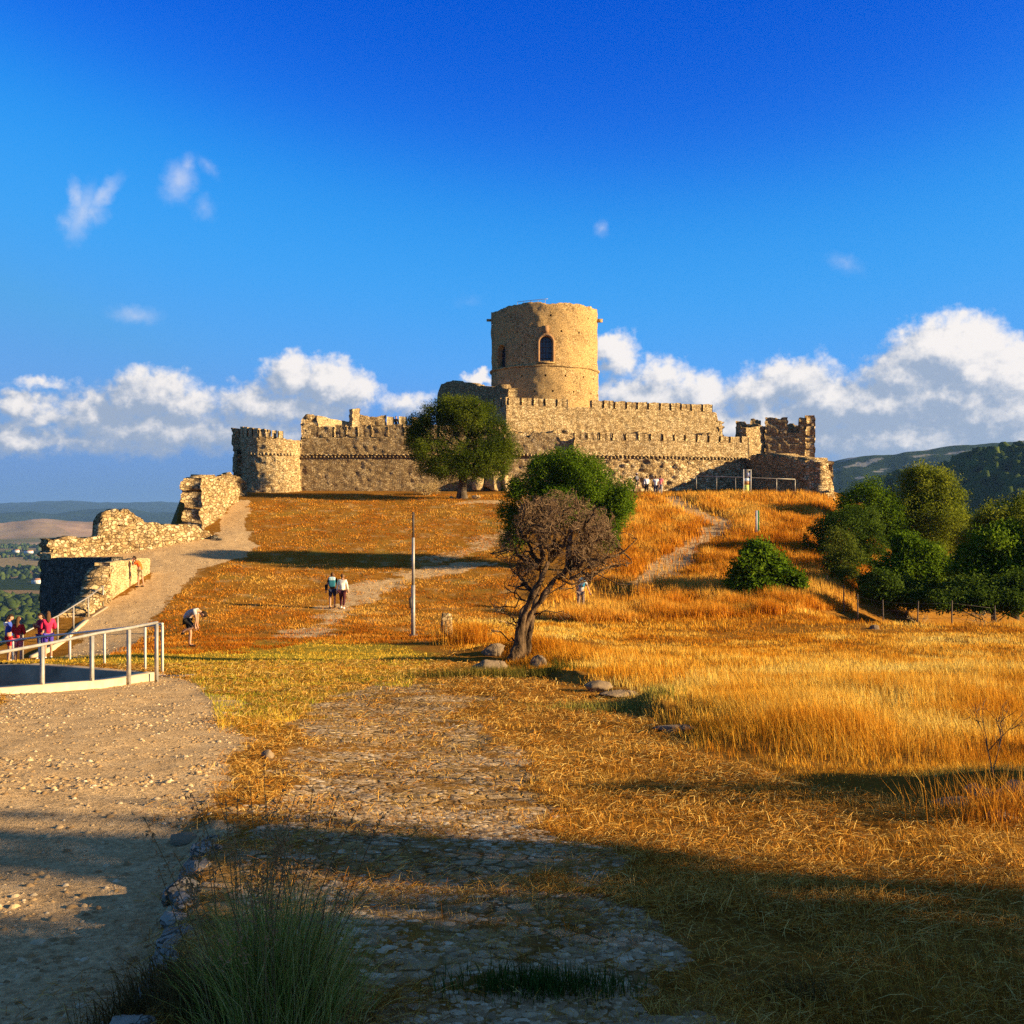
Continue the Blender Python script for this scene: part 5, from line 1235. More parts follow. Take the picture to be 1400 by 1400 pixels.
# information panel
b = Vector((X(1021.5, 90.2), 90.2, 0)); b.z = gz(b.x, b.y)
root = thing('information_panel', b, 'tall slim white information panel before the ruined corner tower', 'sign'); w_ = .60; h_ = 2.05; zc = b.z+h_/2+.0
mb = MB()
for sx in (-1, 1): mb.add(boxv((b.x+sx*w_/2, b.y, zc), (.06, .10, h_+.15)), BOXF)
mb.add(boxv((b.x, b.y, b.z+h_+.02), (w_-.06, .08, .05)), BOXF); mb.build('frame', M['white_paint'], root)
def panel(n, z0, z1, x0, x1, col, dy):
    m_ = plain_mat('print_'+n, col, .5, .08, 8); mb = MB(); mb.add(boxv((b.x+(x0+x1)/2*w_/2, b.y-dy, b.z+(z0+z1)/2*h_), ((x1-x0)*w_/2-.06*(x1-x0 > 1.9), .03, (z1-z0)*h_)), BOXF); return mb.build(n, m_, root)
panel('board', .02, .985, -1, 1, (.13, .12, .10), .0)
panel('yellow_field', .03, .42, -1, 1, (.62, .66, .16), .004)
panel('picture', .42, .56, -1, 1, (.40, .20, .06), .005); panel('photo_sky', .56, .68, -1, 1, (.62, .74, .80), .006)
panel('white_label', .74, .90, -.05, .85, (.8, .8, .78), .007)
panel('text_line', .17, .18, -.8, .8, (.3, .32, .12), .008); panel('text_line', .26, .27, -.8, .5, (.3, .32, .12), .008); panel('roofline', .555, .60, -.5, .0, (.2, .24, .25), .009)
# marker post
b = rg(1036, 731); root = thing('marker_post', b, 'green and white square marker post standing in the golden slope grass', 'post')
mb = MB(); mb.add(boxv((b.x+.035, b.y, b.z+.72), (.09, .14, 1.75)), BOXF); mb.build('post', M['green_paint'], root)
mb = MB(); mb.add(boxv((b.x-.08, b.y-.004, b.z+.72), (.13, .12, 1.72)), BOXF); mb.build('white_face', M['white_paint'], root)
# steel pole
b = rg(565, 870); d = b.y; k = d/F
root = thing('lamp_pole', b, 'tall slim grey metal pole with a small dark box in mid lawn', 'pole')
mb = MB(); tube(mb, [(b.x, d, b.z-.2), (b.x, d, Z(800, d))], .075, 10); tube(mb, [(b.x, d, Z(800, d)), (b.x, d, Z(735, d))], .058, 10); mb.build('pole', M['steel'], root)
mb = MB(); tube(mb, [(b.x, d, Z(735, d)), (b.x, d, Z(700, d))], .042, 8); mb.build('pole_top', M['dark_metal'], root)
mb = MB(); mb.add(boxv((b.x-.10, d, Z(824, d)), (.10, .16, .42)), BOXF); mb.build('box', M['dark_metal'], root)
mb = MB(); tube(mb, [(b.x-.07, d+.02, b.z), (b.x-.07, d+.02, Z(831, d))], .022, 6); mb.build('cable_tube', M['dark_metal'], root)
mb = MB(); mb.add(boxv((b.x, d, b.z+.03), (.34, .34, .06)), BOXF); mb.build('base_plate', M['dark_metal'], root)
# wire fence along the wood
fpx = [(1130, 57.5, 795), (1154, 54, 800), (1173, 52, 812), (1208, 50, 820), (1254, 49, 822), (1301, 48.7, 821), (1361, 48.5, 828)]
root = thing('wire_fence', (X(1208, 50), 50, gz(X(1208, 50), 50)), 'sparse wire fence of weathered wooden posts below the dark wood', 'fence'); tops = []
for px, d, py in fpx:
    x = X(px, d); g = gz(x, d); zt = max(g+.8, Z(py, d)); lean = random.uniform(-.08, .08)
    mb = MB(); tube(mb, [(x, d, g-.3), (x+lean*.5, d, (g+zt)/2), (x+lean, d, zt)], [.036, .032, .026], 7); mb.build('post', M['wood_dark'], root); tops.append((x+lean*.8, d, zt-.12))
mb = MB()
for dz in (0, -.35, -.65): tube(mb, [(a, b, c+dz) for a, b, c in tops], .006, 4)
mb.build('wire', M['dark_metal'], root)
# bench by the wall
x, y = X(861, 94.2), 94.2; g = gz(x, y); root = thing('stone_bench', (x, y, g), 'dark low bench at the wall foot, left of the visitors', 'bench')
mb = MB(); mb.add(boxv((x, y, g+.42), (1.0, .45, .10)), BOXF); mb.build('seat', M['wood_dark'], root)
for q in (-.36, .36):
    mb = MB(); mb.add(boxv((x+q, y, g+.18), (.12, .38, .37)), BOXF); mb.build('leg', M['wood_dark'], root)
x, y = X(855, 95), 95; g = gz(x, y); o = mesh_obj('stone_post', boxv((x, y, g+.4), (.18, .18, .95), .2), [BOXF], M['plaster']); tag(o, 'short pale stone post behind the dark low bench', 'post')

# ------------------------------------------------------------------ people
def cmat(name, col, r=.85):
    m, t, out = newmat(name); p = pos(t)
    n = t.noise(p, 14, 4); c = t.mix(t.ramp(n, [(.3, 0), (.7, 1)]), [k*.78 for k in col], [min(1, k*1.15) for k in col])
    finish(t, out, c, r, n, .5, .02, .1); return m
SKIN = cmat('skin', (.46, .25, .15), .6)
EYE = cmat('eyes', (.03, .02, .015), .4)
def skin_mesh(name, pts, edges, radii, mat, root, sub=1, parent=None, extra=None):
    me = bpy.data.meshes.new(name); me.from_pydata([tuple(p) for p in pts], edges, []); me.update()
    o = bpy.data.objects.new(name, me); COL.objects.link(o)
    md = o.modifiers.new('Skin', 'SKIN'); md.use_smooth_shade = True
    sv = me.skin_vertices[0].data
    for i, r in enumerate(radii):
        sv[i].radius = (r, r) if not isinstance(r, tuple) else r
        sv[i].use_root = False
    seen = set(); adj = {i: [] for i in range(len(pts))}
    for a, b in edges: adj[a].append(b); adj[b].append(a)
    for i in range(len(pts)):
        if i in seen: continue
        sv[i].use_root = True; st = [i]
        while st:
            q = st.pop()
            if q in seen: continue
            seen.add(q); st += adj[q]
    s2 = o.modifiers.new('Sub', 'SUBSURF'); s2.levels = sub; s2.render_levels = sub
    dg = bpy.context.evaluated_depsgraph_get(); ev = o.evaluated_get(dg)
    m2 = bpy.data.meshes.new_from_object(ev)
    o.modifiers.clear(); o.data = m2; bpy.data.meshes.remove(me); m2.name = name
    m2.materials.clear(); m2.materials.append(mat)
    m2.polygons.foreach_set('use_smooth', np.ones(len(m2.polygons), bool))
    if parent is not None: o.parent = parent
    return o
BASE = dict(pelvis=(0, 0, .95), spine=(0, .01, 1.14), chest=(0, 0, 1.34), neck=(0, .0, 1.49), skull=(0, .02, 1.60))
for s, sg in (('L', -1), ('R', 1)):
    BASE.update({'sh'+s: (sg*.175, 0, 1.41), 'el'+s: (sg*.235, -.03, 1.13), 'wr'+s: (sg*.25, .05, .88), 'hd'+s: (sg*.25, .075, .80),
                 'hip'+s: (sg*.09, 0, .91), 'kn'+s: (sg*.10, .03, .50), 'an'+s: (sg*.10, -.02, .085), 'to'+s: (sg*.115, .15, .04)})
RADII = dict(pelvis=.125, spine=.115, chest=.135, neck=.055, skull=.05, sh=.07, el=.043, wr=.03, hd=.033, hip=.092, kn=.058, an=.04, to=.034)
def rot2(v, rz):
    c, s = math.cos(rz), math.sin(rz); return (v[0]*c-v[1]*s, v[0]*s+v[1]*c, v[2])
def person(label, loc, rz, scale, pose, top, bottom, hair, shoes, legs='shorts', sleeves='short', long_hair=False, bag=None, hat=None, faced=(0, 1, 0), group=None, plump=1.0, skirt=False):
    J = dict(BASE); J.update(pose)
    root = thing('person', loc, label, 'person', group)
    def W(v): v = rot2(v, rz); return Vector((v[0]*scale, v[1]*scale, v[2]*scale))
    names = ['pelvis', 'spine', 'chest', 'neck', 'skull']; E = [(0, 1), (1, 2), (2, 3), (3, 4)]; pts = [J[n] for n in names]; rad = [RADII[n] for n in names]
    def addp(p, r, par): pts.append(p); rad.append(r); E.append((par, len(pts)-1)); return len(pts)-1
    for s, sg in (('L', -1), ('R', 1)):
        q = 2
        for n in ('sh', 'el', 'wr', 'hd'): q = addp(J[n+s], RADII[n], q)
        wr, hd = Vector(J['wr'+s]), Vector(J['hd'+s]); dv = (hd-wr).normalized(); side = dv.cross(Vector((0, 1, 0)) if abs(dv.y) < .8 else Vector((0, 0, 1))).normalized(); nn = dv.cross(side)
        for k in range(4):
            L = (.075, .085, .08, .06)[k]; b0 = hd+side*(k-1.5)*.02
            f1 = addp(tuple(b0+dv*L*.55+nn*.006), .0095, q); addp(tuple(b0+dv*L*.95+nn*.03), .008, f1)
        addp(tuple(wr.lerp(hd, .6)+side*.05+dv*.03), .010, q-0)
        q = 0
        for n in ('hip', 'kn', 'an', 'to'): q = addp(J[n+s], RADII[n], q)
    body = skin_mesh('body', [W(p) for p in pts], E, [r*scale for r in rad], SKIN, root, 1, root)
    # head with a face
    fd = Vector(faced).normalized(); up = (Vector(J['skull'])-Vector(J['neck'])).normalized(); sx = fd.cross(up).normalized(); fd = up.cross(sx).normalized()
    hc = Vector(J['skull'])+up*.03
    def H(a, b, c): return hc+sx*a+fd*b+up*c
    bm = bmesh.new(); bmesh.ops.create_icosphere(bm, subdivisions=3, radius=1)
    for v in bm.verts:
        a, b, c = v.co; w = 1-.22*max(0, -c)**1.5
        q = Vector((a*.076*w, b*.097*w+.01*max(0, -c), c*.118))
        if b > .8 and abs(a) < .25 and -.25 < c < .12: q.y += .022*(1-abs(a)/.25)                # nose
        if b > .7 and abs(a) < .3 and -.52 < c < -.38: q.y += .006                                  # mouth
        if abs(a) > .93 and abs(b) < .3 and abs(c) < .3: q.x *= 1.14                               # ears
        if b > .75 and .2 < abs(a) < .5 and .02 < c < .2: q.y -= .008                              # eye sockets
        v.co = W(H(*q))
    tmp = bpy.data.meshes.new('h'); bm.to_mesh(tmp); bm.free()
    bm = bmesh.new(); bm.from_mesh(body.data); bm.from_mesh(tmp); bm.to_mesh(body.data); bm.free(); bpy.data.meshes.remove(tmp)
    body.data.polygons.foreach_set('use_smooth', np.ones(len(body.data.polygons), bool))
    def kid(mb, name, mat, smooth=True): o = mesh_obj(name, np.concatenate(mb.v), mb.f, mat, None, smooth); o.parent = root; return o
    for a in (-.03, .03):
        mb = MB(); mb.add(ICV*.011*scale+np.array(W(H(a, .086, .012))), ICF); kid(mb, 'eye', EYE)
    # hair: a cap over the back and top of the head
    mb = MB(); v = []
    for a, b, c in ICV:
        k = 1.0 if (c > .35 or b < .15) else .8
        if b < 0 and c < -.35: k *= .9
        v.append(W(H(a*.086*k, b*.107*k-.008, c*.124*k+.008)))
    mb.add(np.array([q[:] for q in v]), ICF)
    if long_hair:
        v = [W(H(a*.085, b*.045-.085, c*.2-.13)) for a, b, c in ICV]; mb.add(np.array([q[:] for q in v]), ICF)
    kid(mb, 'hair', hair)
    if hat:
        mb = MB(); n = 16; rr = [(.0, .14), (.07, .135), (.095, .09), (.1, .05), (.17, .035), (.168, .045)]
        ring = [[W(H(math.cos(t)*r, math.sin(t)*r*1.15, z)) for r, z in rr] for t in np.arange(n)*2*math.pi/n]
        mb.add(np.array([[q[:] for q in rw_] for rw_ in ring]).reshape(-1, 3), grid_faces(n, len(rr), True)); kid(mb, 'hat', hat)
    # shirt
    def chain(ns, rs): return [J[n] for n in ns], rs
    P0 = [Vector(J['pelvis'])*.75+Vector(J['spine'])*.25, J['spine'], J['chest'], Vector(J['chest'])*.4+Vector(J['neck'])*.6]; pp = [tuple(q) for q in P0]; R0 = [.142*plump, .14*plump, .15*plump, .075]; EE = [(0, 1), (1, 2), (2, 3)]
    if not skirt: pp.insert(0, tuple(Vector(J['pelvis'])+Vector((0, 0, -.03)))); R0.insert(0, .145*plump); EE = [(0, 1), (1, 2), (2, 3), (3, 4)]
    ci = len(pp)-2
    for s in 'LR':
        sh, el, wr = Vector(J['sh'+s]), Vector(J['el'+s]), Vector(J['wr'+s]); i = len(pp)
        pp.append(tuple(sh)); R0.append(.083); EE.append((ci, i)); pp.append(tuple(sh.lerp(el, .62 if sleeves == 'short' else 1.0))); R0.append(.068 if sleeves == 'short' else .058); EE.append((i, i+1))
        if sleeves == 'long': pp.append(tuple(el.lerp(wr, .93))); R0.append(.046); EE.append((i+1, i+2))
    skin_mesh('shirt', [W(p) for p in pp], EE, [r*scale for r in R0], top, root, 1, root)
    # lower garment
    pp = [J['pelvis']]; R0 = [.138*plump]; EE = []
    for s in 'LR':
        hp, kn, an = Vector(J['hip'+s]), Vector(J['kn'+s]), Vector(J['an'+s]); i = len(pp)
        pp.append(tuple(hp.lerp(kn, .12))); R0.append(.108*plump); EE.append((0, i)); pp.append(tuple(hp.lerp(kn, .85 if legs == 'shorts' else 1.0))); R0.append(.088 if legs == 'shorts' else .075); EE.append((i, i+1))
        if legs == 'long': pp.append(tuple(kn.lerp(an, .93))); R0.append(.06); EE.append((i+1, i+2))
    skin_mesh('trousers' if legs == 'long' else 'shorts', [W(p) for p in pp], EE, [r*scale for r in R0], bottom, root, 1, root)
    for s in 'LR':
        an, to = Vector(J['an'+s]), Vector(J['to'+s]); heel = an-(to-an).normalized()*.03; heel.z = min(an.z, to.z)+.01
        skin_mesh('shoe', [W(tuple(heel)), W(tuple(an.lerp(to, .45)+Vector((0, 0, -.012)))), W(tuple(to+(to-an).normalized()*.03))], [(0, 1), (1, 2)], [.046*scale, .046*scale, .038*scale], shoes, root, 1, root)
    if bag:
        for nm, mat, c, sz in bag:
            bm = bmesh.new(); bmesh.ops.create_cube(bm, size=1); bmesh.ops.bevel(bm, geom=bm.edges[:], offset=.28, segments=3, affect='EDGES', profile=.6)
            ch = Vector(J['chest']); ax = (Vector(J['neck'])-Vector(J['spine'])).normalized(); bx = Vector((1, 0, 0)) if abs(ax.x) < .7 else Vector((0, 1, 0)); fx = ax.cross(bx).normalized(); bx = fx.cross(ax)
            for v in bm.verts:
                q = ch+bx*(v.co.x*sz[0]+c[0])-fx*(v.co.y*sz[1]+c[1])*-1+ax*(v.co.z*sz[2]+c[2]) if True else 0
                v.co = W(q)
            bmesh.ops.recalc_face_normals(bm, faces=bm.faces)
            me = bpy.data.meshes.new(nm); bm.to_mesh(me); bm.free(); me.materials.append(mat); o = bpy.data.objects.new(nm, me); COL.objects.link(o); o.parent = root
    return root
C = lambda n, c: cmat('cloth_'+n, c)
HAIR_D, HAIR_B = cmat('dark_hair', (.035, .02, .012)), cmat('brown_hair', (.11, .055, .025))
WHITE, CREAM, NAVY, BLACK = C('white', (.80, .79, .76)), C('cream', (.78, .72, .58)), C('navy', (.025, .03, .06)), C('black', (.022, .02, .02))
TEAL, MINT, MAROON, ORNG = C('teal', (.03, .17, .22)), C('mint', (.5, .72, .72)), C('maroon', (.07, .02, .025)), C('orange', (.75, .13, .02))
KHAKI, GREY, RED, PINK, GREEN_, BLUE = C('khaki', (.35, .28, .16)), C('grey', (.42, .40, .38)), C('red', (.50, .025, .03)), C('pink', (.62, .16, .2)), C('green', (.03, .3, .2)), C('blue', (.05, .09, .4))
WALK = dict(knR=(.10, .10, .52), anR=(.1, .13, .10), toR=(.11, .30, .06), knL=(-.1, -.02, .5), anL=(-.1, -.16, .12), toL=(-.11, -.02, .04), elL=(-.24, .04, 1.13), wrL=(-.23, .18, .93), hdL=(-.22, .22, .86), wrR=(.25, -.08, .88), hdR=(.25, -.09, .80))
WALK2 = {k.translate(str.maketrans('LR', 'RL')) if k[-1] in 'LR' else k: (-v[0], v[1], v[2]) for k, v in WALK.items()}
def place(px, py, d=None):
    if d is None: return rg(px, py)
    x = X(px, d); return Vector((x, d, gz(x, d)))
PG = 'visitors walking towards the castle wall'
b = rg(454.5, 832)
person('person in dark top and shorts with a blue and white backpack, walking on the lawn', b, RAD(4), .98, dict(WALK, wrL=(-.3, .0, .9), hdL=(-.31, .0, .82)), BLACK, NAVY, HAIR_B, BLACK, 'shorts', 'short',
       bag=[('backpack', TEAL, (0, -.20, -.05), (.32, .2, .46)), ('backpack_flap', MINT, (0, -.215, .12), (.31, .2, .17)), ('shoulder_bag', BLACK, (-.30, 0, -.32), (.14, .22, .3))])
b = rg(468, 832.5)
person('person in loose cream shirt and dark red trousers walking on the lawn', b, RAD(-6), .95, WALK2, CREAM, MAROON, HAIR_B, WHITE, 'long', 'long', plump=1.14)
# bending man, faces right, one foot lifted
BEND = dict(pelvis=(-.08, 0, .93), spine=(.03, 0, 1.10), chest=(.20, 0, 1.20), neck=(.34, 0, 1.17), skull=(.45, .0, 1.09), shL=(.22, .17, 1.20), shR=(.22, -.17, 1.20), elL=(.23, .2, .93), wrL=(.24, .12, .70), hdL=(.26, .1, .63),
            elR=(.30, -.2, .95), wrR=(.24, -.14, .70), hdR=(.25, -.11, .63), hipL=(-.07, .09, .88), knL=(.03, .1, .48), anL=(.0, .1, .085), toL=(.16, .11, .04), hipR=(-.07, -.09, .88), knR=(.22, -.10, .66), anR=(-.12, -.1, .55), toR=(-.20, -.1, .44))
b = rg(258, 885)
person('person in grey shirt and black shorts bending forward on one leg on the lawn edge', b, 0, 1.06, BEND, GREY, BLACK, HAIR_D, BLACK, 'shorts', 'short', faced=(.8, 0, -.6))
# man leaning on the low wall
LEAN = dict(pelvis=(.06, 0, .93), spine=(.03, 0, 1.12), chest=(-.09, 0, 1.30), neck=(-.18, 0, 1.42), skull=(-.24, 0, 1.51), shL=(-.1, -.17, 1.36), shR=(-.1, .17, 1.36), elL=(-.30, -.2, 1.18), wrL=(-.34, -.09, 1.38), hdL=(-.35, -.06, 1.45),
            elR=(-.30, .2, 1.18), wrR=(-.34, .09, 1.38), hdR=(-.35, .06, 1.45), hipL=(.05, -.09, .9), hipR=(.05, .09, .9), knL=(-.01, -.1, .5), anL=(-.02, -.1, .085), toL=(-.16, -.11, .04), knR=(.12, .1, .5), anR=(.20, .1, .085), toR=(.06, .11, .04))
b = place(190.5, 0, 57.2)
person('person in orange shirt and khaki shorts leaning on the plastered low wall', b, 0, .98, LEAN, ORNG, KHAKI, HAIR_D, BLACK, 'shorts', 'short', faced=(-1, 0, 0))
b = place(794, 0, 51.5)
HUNCH = dict(WALK, spine=(.03, .04, 1.13), chest=(.06, .10, 1.30), neck=(.07, .2, 1.42), skull=(.07, .28, 1.49), shL=(-.115, .1, 1.36), shR=(.235, .1, 1.36), elR=(.33, .04, 1.12), wrR=(.42, .02, .9), hdR=(.45, .02, .83), elL=(-.2, .1, 1.1), wrL=(-.2, .2, .9), hdL=(-.19, .24, .83))
person('person with a blue backpack walking in tall grass behind the twisted bare tree', b, RAD(-8), .98, HUNCH, GREY, C('taupe', (.22, .16, .13)), HAIR_B, BLACK, 'long', 'short', bag=[('backpack', C('azure', (.03, .25, .42)), (0, -.19, -.02), (.30, .2, .44))])
b = place(870.5, 0, 94.0)
person('person in dark clothes and hat with a grey backpack, nearest the castle wall', b, 0, .95, WALK, BLACK, KHAKI, HAIR_D, BLACK, 'shorts', 'short', hat=C('hat', (.5, .4, .4)), bag=[('backpack', GREY, (0, -.18, 0), (.26, .16, .36))], group=PG)
b = place(884, 0, 92.6)
person('person in wide white shirt and black trousers, middle of the visitors by the wall', b, RAD(10), .88, WALK2, WHITE, BLACK, HAIR_D, BLACK, 'long', 'long', plump=1.2, group=PG)
b = place(896.5, 0, 89.6)
person('person in white shirt and dark trousers, front of the visitors by the wall', b, 0, .98, WALK, WHITE, NAVY, HAIR_B, BLACK, 'long', 'short', bag=[('shoulder_bag', MAROON, (-.24, .05, -.4), (.12, .2, .24))], group=PG)
b = place(903, 0, 90.6)
person('person in pink top and pale trousers, right end of the visitors by the wall', b, RAD(-10), .95, WALK2, PINK, GREY, HAIR_B, BLACK, 'long', 'short', group=PG)
# girls beyond the ramp
PHONE = dict(elL=(-.24, .1, 1.15), wrL=(-.1, .25, 1.28), hdL=(-.07, .28, 1.33), elR=(.24, .1, 1.15), wrR=(.1, .25, 1.28), hdR=(.07, .28, 1.33), skull=(0, .05, 1.59))
FOLD = dict(elL=(-.25, .03, 1.13), wrL=(-.08, .2, 1.12), hdL=(0, .22, 1.13), elR=(.25, .03, 1.13), wrR=(.08, .2, 1.08), hdR=(0, .22, 1.06))
b = place(12, 0, 38.6); person('person in blue and white jacket and red shorts beyond the white handrail', b, RAD(-60), .97, PHONE, BLUE, RED, HAIR_D, WHITE, 'shorts', 'long', long_hair=True, bag=[('collar', WHITE, (0, -.04, .05), (.34, .25, .16))])
b = place(25, 0, 37.8); person('person with long dark hair, red top and green sleeve, beside blue jacket', b, RAD(-10), .92, FOLD, RED, PINK, HAIR_B, WHITE, 'shorts', 'long', long_hair=True, bag=[('bag', GREEN_, (0, .14, -.22), (.3, .18, .16))])
b = place(57, 0, 38.0); person('person in dark red top and purple shorts beyond the white handrail', b, RAD(150), .93, PHONE, C('dark_red', (.33, .02, .05)), C('purple', (.08, .04, .2)), HAIR_D, WHITE, 'shorts', 'short', long_hair=True)
b = place(66, 0, 37.6); person('person in bright pink-red jacket and blue shorts beyond the white handrail', b, RAD(30), .93, FOLD, C('cerise', (.62, .03, .09)), C('violet', (.08, .05, .35)), HAIR_B, WHITE, 'shorts', 'long', long_hair=True)
b = Vector((X(541.5, 103.0), 103.0, 7.35)); 
o = mesh_obj('wall_walk', boxv((b.x+1, 103.2, 7.2), (9, 1.1, .3)), [BOXF], M['plaster']); tag(o, 'narrow walkway behind the small crenels, under the distant dark figure', 'walkway')
person('tiny distant dark figure standing behind the small crenels on the castle wall', b, RAD(170), .95, {}, BLACK, BLACK, HAIR_D, BLACK, 'long', 'long')

# ------------------------------------------------------------------ camera, sun, sky
cam = bpy.data.cameras.new('camera'); co = bpy.data.objects.new('camera', cam); COL.objects.link(co)
cam.sensor_width = 36; cam.lens = 36*F/1400; cam.clip_start = .05; cam.clip_end = 200000
co.rotation_euler = (RAD(90), 0, 0); S.camera = co
sl_ = bpy.data.lights.new('sun', 'SUN'); sl_.energy = 5.0; sl_.angle = RAD(.55); sl_.color = (1, .76, .43)
so = bpy.data.objects.new('sun', sl_); COL.objects.link(so); so.rotation_euler = SUNV.to_track_quat('Z', 'Y').to_euler(); so.location = (60, -20, 40)
W_ = bpy.data.worlds.new('World'); S.world = W_; W_.use_nodes = True; W_.node_tree.nodes.clear(); t = NT(W_.node_tree)
out = t.n('ShaderNodeOutputWorld')
sky = t.n('ShaderNodeTexSky', {'sky_type': 'NISHITA', 'sun_disc': False, 'sun_elevation': SUN_EL, 'sun_rotation': SUN_AZ, 'altitude': 200, 'air_density': 1.0, 'dust_density': .4, 'ozone_density': 3.0})
SKY_STR = .10; EXPO = 1.45
cv = t.n('ShaderNodeRGBCurve', None, Color=t.v('MINIMUM', t.v('SCALE', sky.outputs[0], .2), (1, 1, 1)))       # deep polarised blue of the photograph
for ch, pts_ in ((0, [(0, 0), (.162, .001), (.275, .042), (.42, .10), (.62, .15), (1, .20)]), (1, [(0, 0), (.301, .105), (.474, .34), (.66, .39), (.82, .385), (1, .40)]), (2, [(0, 0), (.533, .68), (.738, .90), (.9, .92), (1, .84)])):
    cu = cv.mapping.curves[ch]
    while len(cu.points) < len(pts_): cu.points.new(.5, .5)
    for q_, (a_, b_) in zip(cu.points, pts_): q_.location = (a_, b_)
cv.mapping.extend = 'HORIZONTAL'; cv.mapping.update()
tc0 = t.n('ShaderNodeTexCoord'); zz0 = t.n('ShaderNodeSeparateXYZ', None, Vector=tc0.outputs['Generated']).outputs[2]
skyc = t.mix(t.step(zz0, .45, .62), t.v('SCALE', cv.outputs[0], 1/(SKY_STR*2**EXPO)), t.v('SCALE', sky.outputs[0], .45))
elv = t.m('MULTIPLY', t.m('ARCSINE', zz0), 57.3); skyc = t.mix(t.m('MULTIPLY', t.step(elv, 7.5, -.5), .85), skyc, [k/(SKY_STR*2**EXPO) for k in (.155, .29, .50)])
# clouds: drifting lobes at fixed bearings of the sky
def azel(px, py): return math.degrees(math.atan2(px-700, F)), math.degrees(math.atan2(700-py, math.hypot(F, px-700)))
CL = [  # px, py, rx, ry, weight
    (1302, 484, 78, 50, 1.35), (1235, 512, 62, 30, 1.05), (1375, 515, 90, 50, 1.15), (1335, 505, 60, 40, 1.2), (1300, 540, 150, 40, 1.0), (1085, 522, 62, 34, .95), (1040, 540, 46, 30, 1.05), (1130, 545, 70, 30, .9), (958, 540, 58, 32, .95), (905, 512, 42, 26, .8), (842, 488, 34, 34, .95),
    (835, 470, 18, 16, .95), (1200, 556, 150, 42, 1.05), (1360, 565, 130, 50, 1.05), (1050, 590, 130, 40, .98), (1250, 606, 190, 42, 1.0), (880, 545, 80, 32, .95), (960, 590, 130, 36, .85), (1420, 610, 130, 44, 1.0),
    (653, 520, 20, 14, 1.05),
    (448, 522, 48, 34, 1.1), (400, 514, 44, 30, .98), (350, 552, 62, 28, .9), (480, 535, 40, 28, .9), (556, 552, 50, 18, .6), (420, 560, 90, 24, .75), (212, 538, 52, 34, .98), (178, 545, 44, 30, .92), (130, 562, 60, 26, .85), (250, 555, 52, 28, .92),
    (28, 556, 50, 20, .85), (18, 600, 50, 20, 1.0), (70, 575, 50, 16, .7), (215, 582, 80, 20, .75), (110, 605, 110, 18, .6),   (55, 525, 44, 10, .45), (330, 590, 140, 30, .7),  (215, 590, 150, 30, .8),
    ]
WISP = [(112, 292, 18, 40, .72, 20), (105, 272, 11, 26, .72, -8), (140, 268, 12, 36, .72, 40), (124, 290, 24, 17, .6, 0), (92, 305, 14, 16, .5, 0), (246, 246, 22, 26, .75, 15), (240, 262, 22, 18, .5, 0), (256, 226, 12, 16, .6, 20), (284, 228, 20, 10, .38, 40), (279, 284, 18, 16, .4, 30), (185, 430, 34, 13, .55, 0), (1156, 360, 28, 14, .35, 25), (822, 313, 11, 12, .5, 0), (640, 412, 24, 10, .2, 0)]
g = bpy.data.node_groups.new('cloud_density', 'ShaderNodeTree')
g.interface.new_socket('Direction', in_out='INPUT', socket_type='NodeSocketVector'); g.interface.new_socket('Density', in_out='OUTPUT', socket_type='NodeSocketFloat'); g.interface.new_socket('Puff', in_out='OUTPUT', socket_type='NodeSocketFloat')
q = NT(g); gi = q.n('NodeGroupInput'); go = q.n('NodeGroupOutput'); A0 = gi.outputs[0]          # (bearing, height, 0) in degrees
w1 = q.v('SCALE', q.v('SUBTRACT', q.noise(A0, .85, 3, .55, 1), (.5, .5, .5)), 1.7)
w2 = q.v('SCALE', q.v('SUBTRACT', q.noise(A0, 3.2, 4, .6, 1), (.5, .5, .5)), .38)
A = q.v('MULTIPLY', q.v('ADD', A0, q.v('ADD', w1, w2)), (1, 1, 0))
acc = None
for px, py, rx, ry, w in CL:
    a, e = azel(px, py); k = math.degrees(1/F)
    v = q.v('MULTIPLY', q.v('SUBTRACT', A, (a, e, 0)), (1/(rx*k*1.25), 1/(ry*k*1.25), 0))
    f = q.m('MULTIPLY', q.m('SUBTRACT', 1.0, q.v('LENGTH', v)), w)
    acc = f if acc is None else q.m('SMOOTH_MAX', acc, f, .22)
acc2 = None
w3 = q.v('SCALE', q.v('SUBTRACT', q.noise(A0, 2.4, 5, .6, 1), (.5, .5, .5)), .55)
B = q.v('MULTIPLY', q.v('ADD', A0, w3), (1, 1, 0))
for px, py, rx, ry, w, an in WISP:
    a, e = azel(px, py); k = math.degrees(1/F)
    mp = q.n('ShaderNodeMapping', {'vector_type': 'TEXTURE'}, Vector=B, Location=(a, e, 0), Rotation=(0, 0, RAD(-an)), Scale=(rx*k*1.3, ry*k*1.3, 1))
    f = q.m('MULTIPLY', q.m('SUBTRACT', 1.0, q.v('LENGTH', q.v('MULTIPLY', mp.outputs[0], (1, 1, 0)))), w)
    acc2 = f if acc2 is None else q.m('MAXIMUM', acc2, f)
nz1 = q.m('SUBTRACT', q.noise(A0, 1.5, 7, .62), .5)
puff = q.m('ADD', acc, q.m('MULTIPLY', nz1, .75))
den = q.step(puff, .02, .55)
wis = q.m('MULTIPLY', q.step(q.m('ADD', acc2, q.m('MULTIPLY', nz1, .3)), .0, .95), .50)
q.L.new(q.m('MAXIMUM', den, wis), go.inputs[0]); q.L.new(q.m('ADD', puff, q.m('MULTIPLY', acc2, .4)), go.inputs[1])
tc = t.n('ShaderNodeTexCoord'); sx = t.n('ShaderNodeSeparateXYZ', None, Vector=tc.outputs['Generated'])
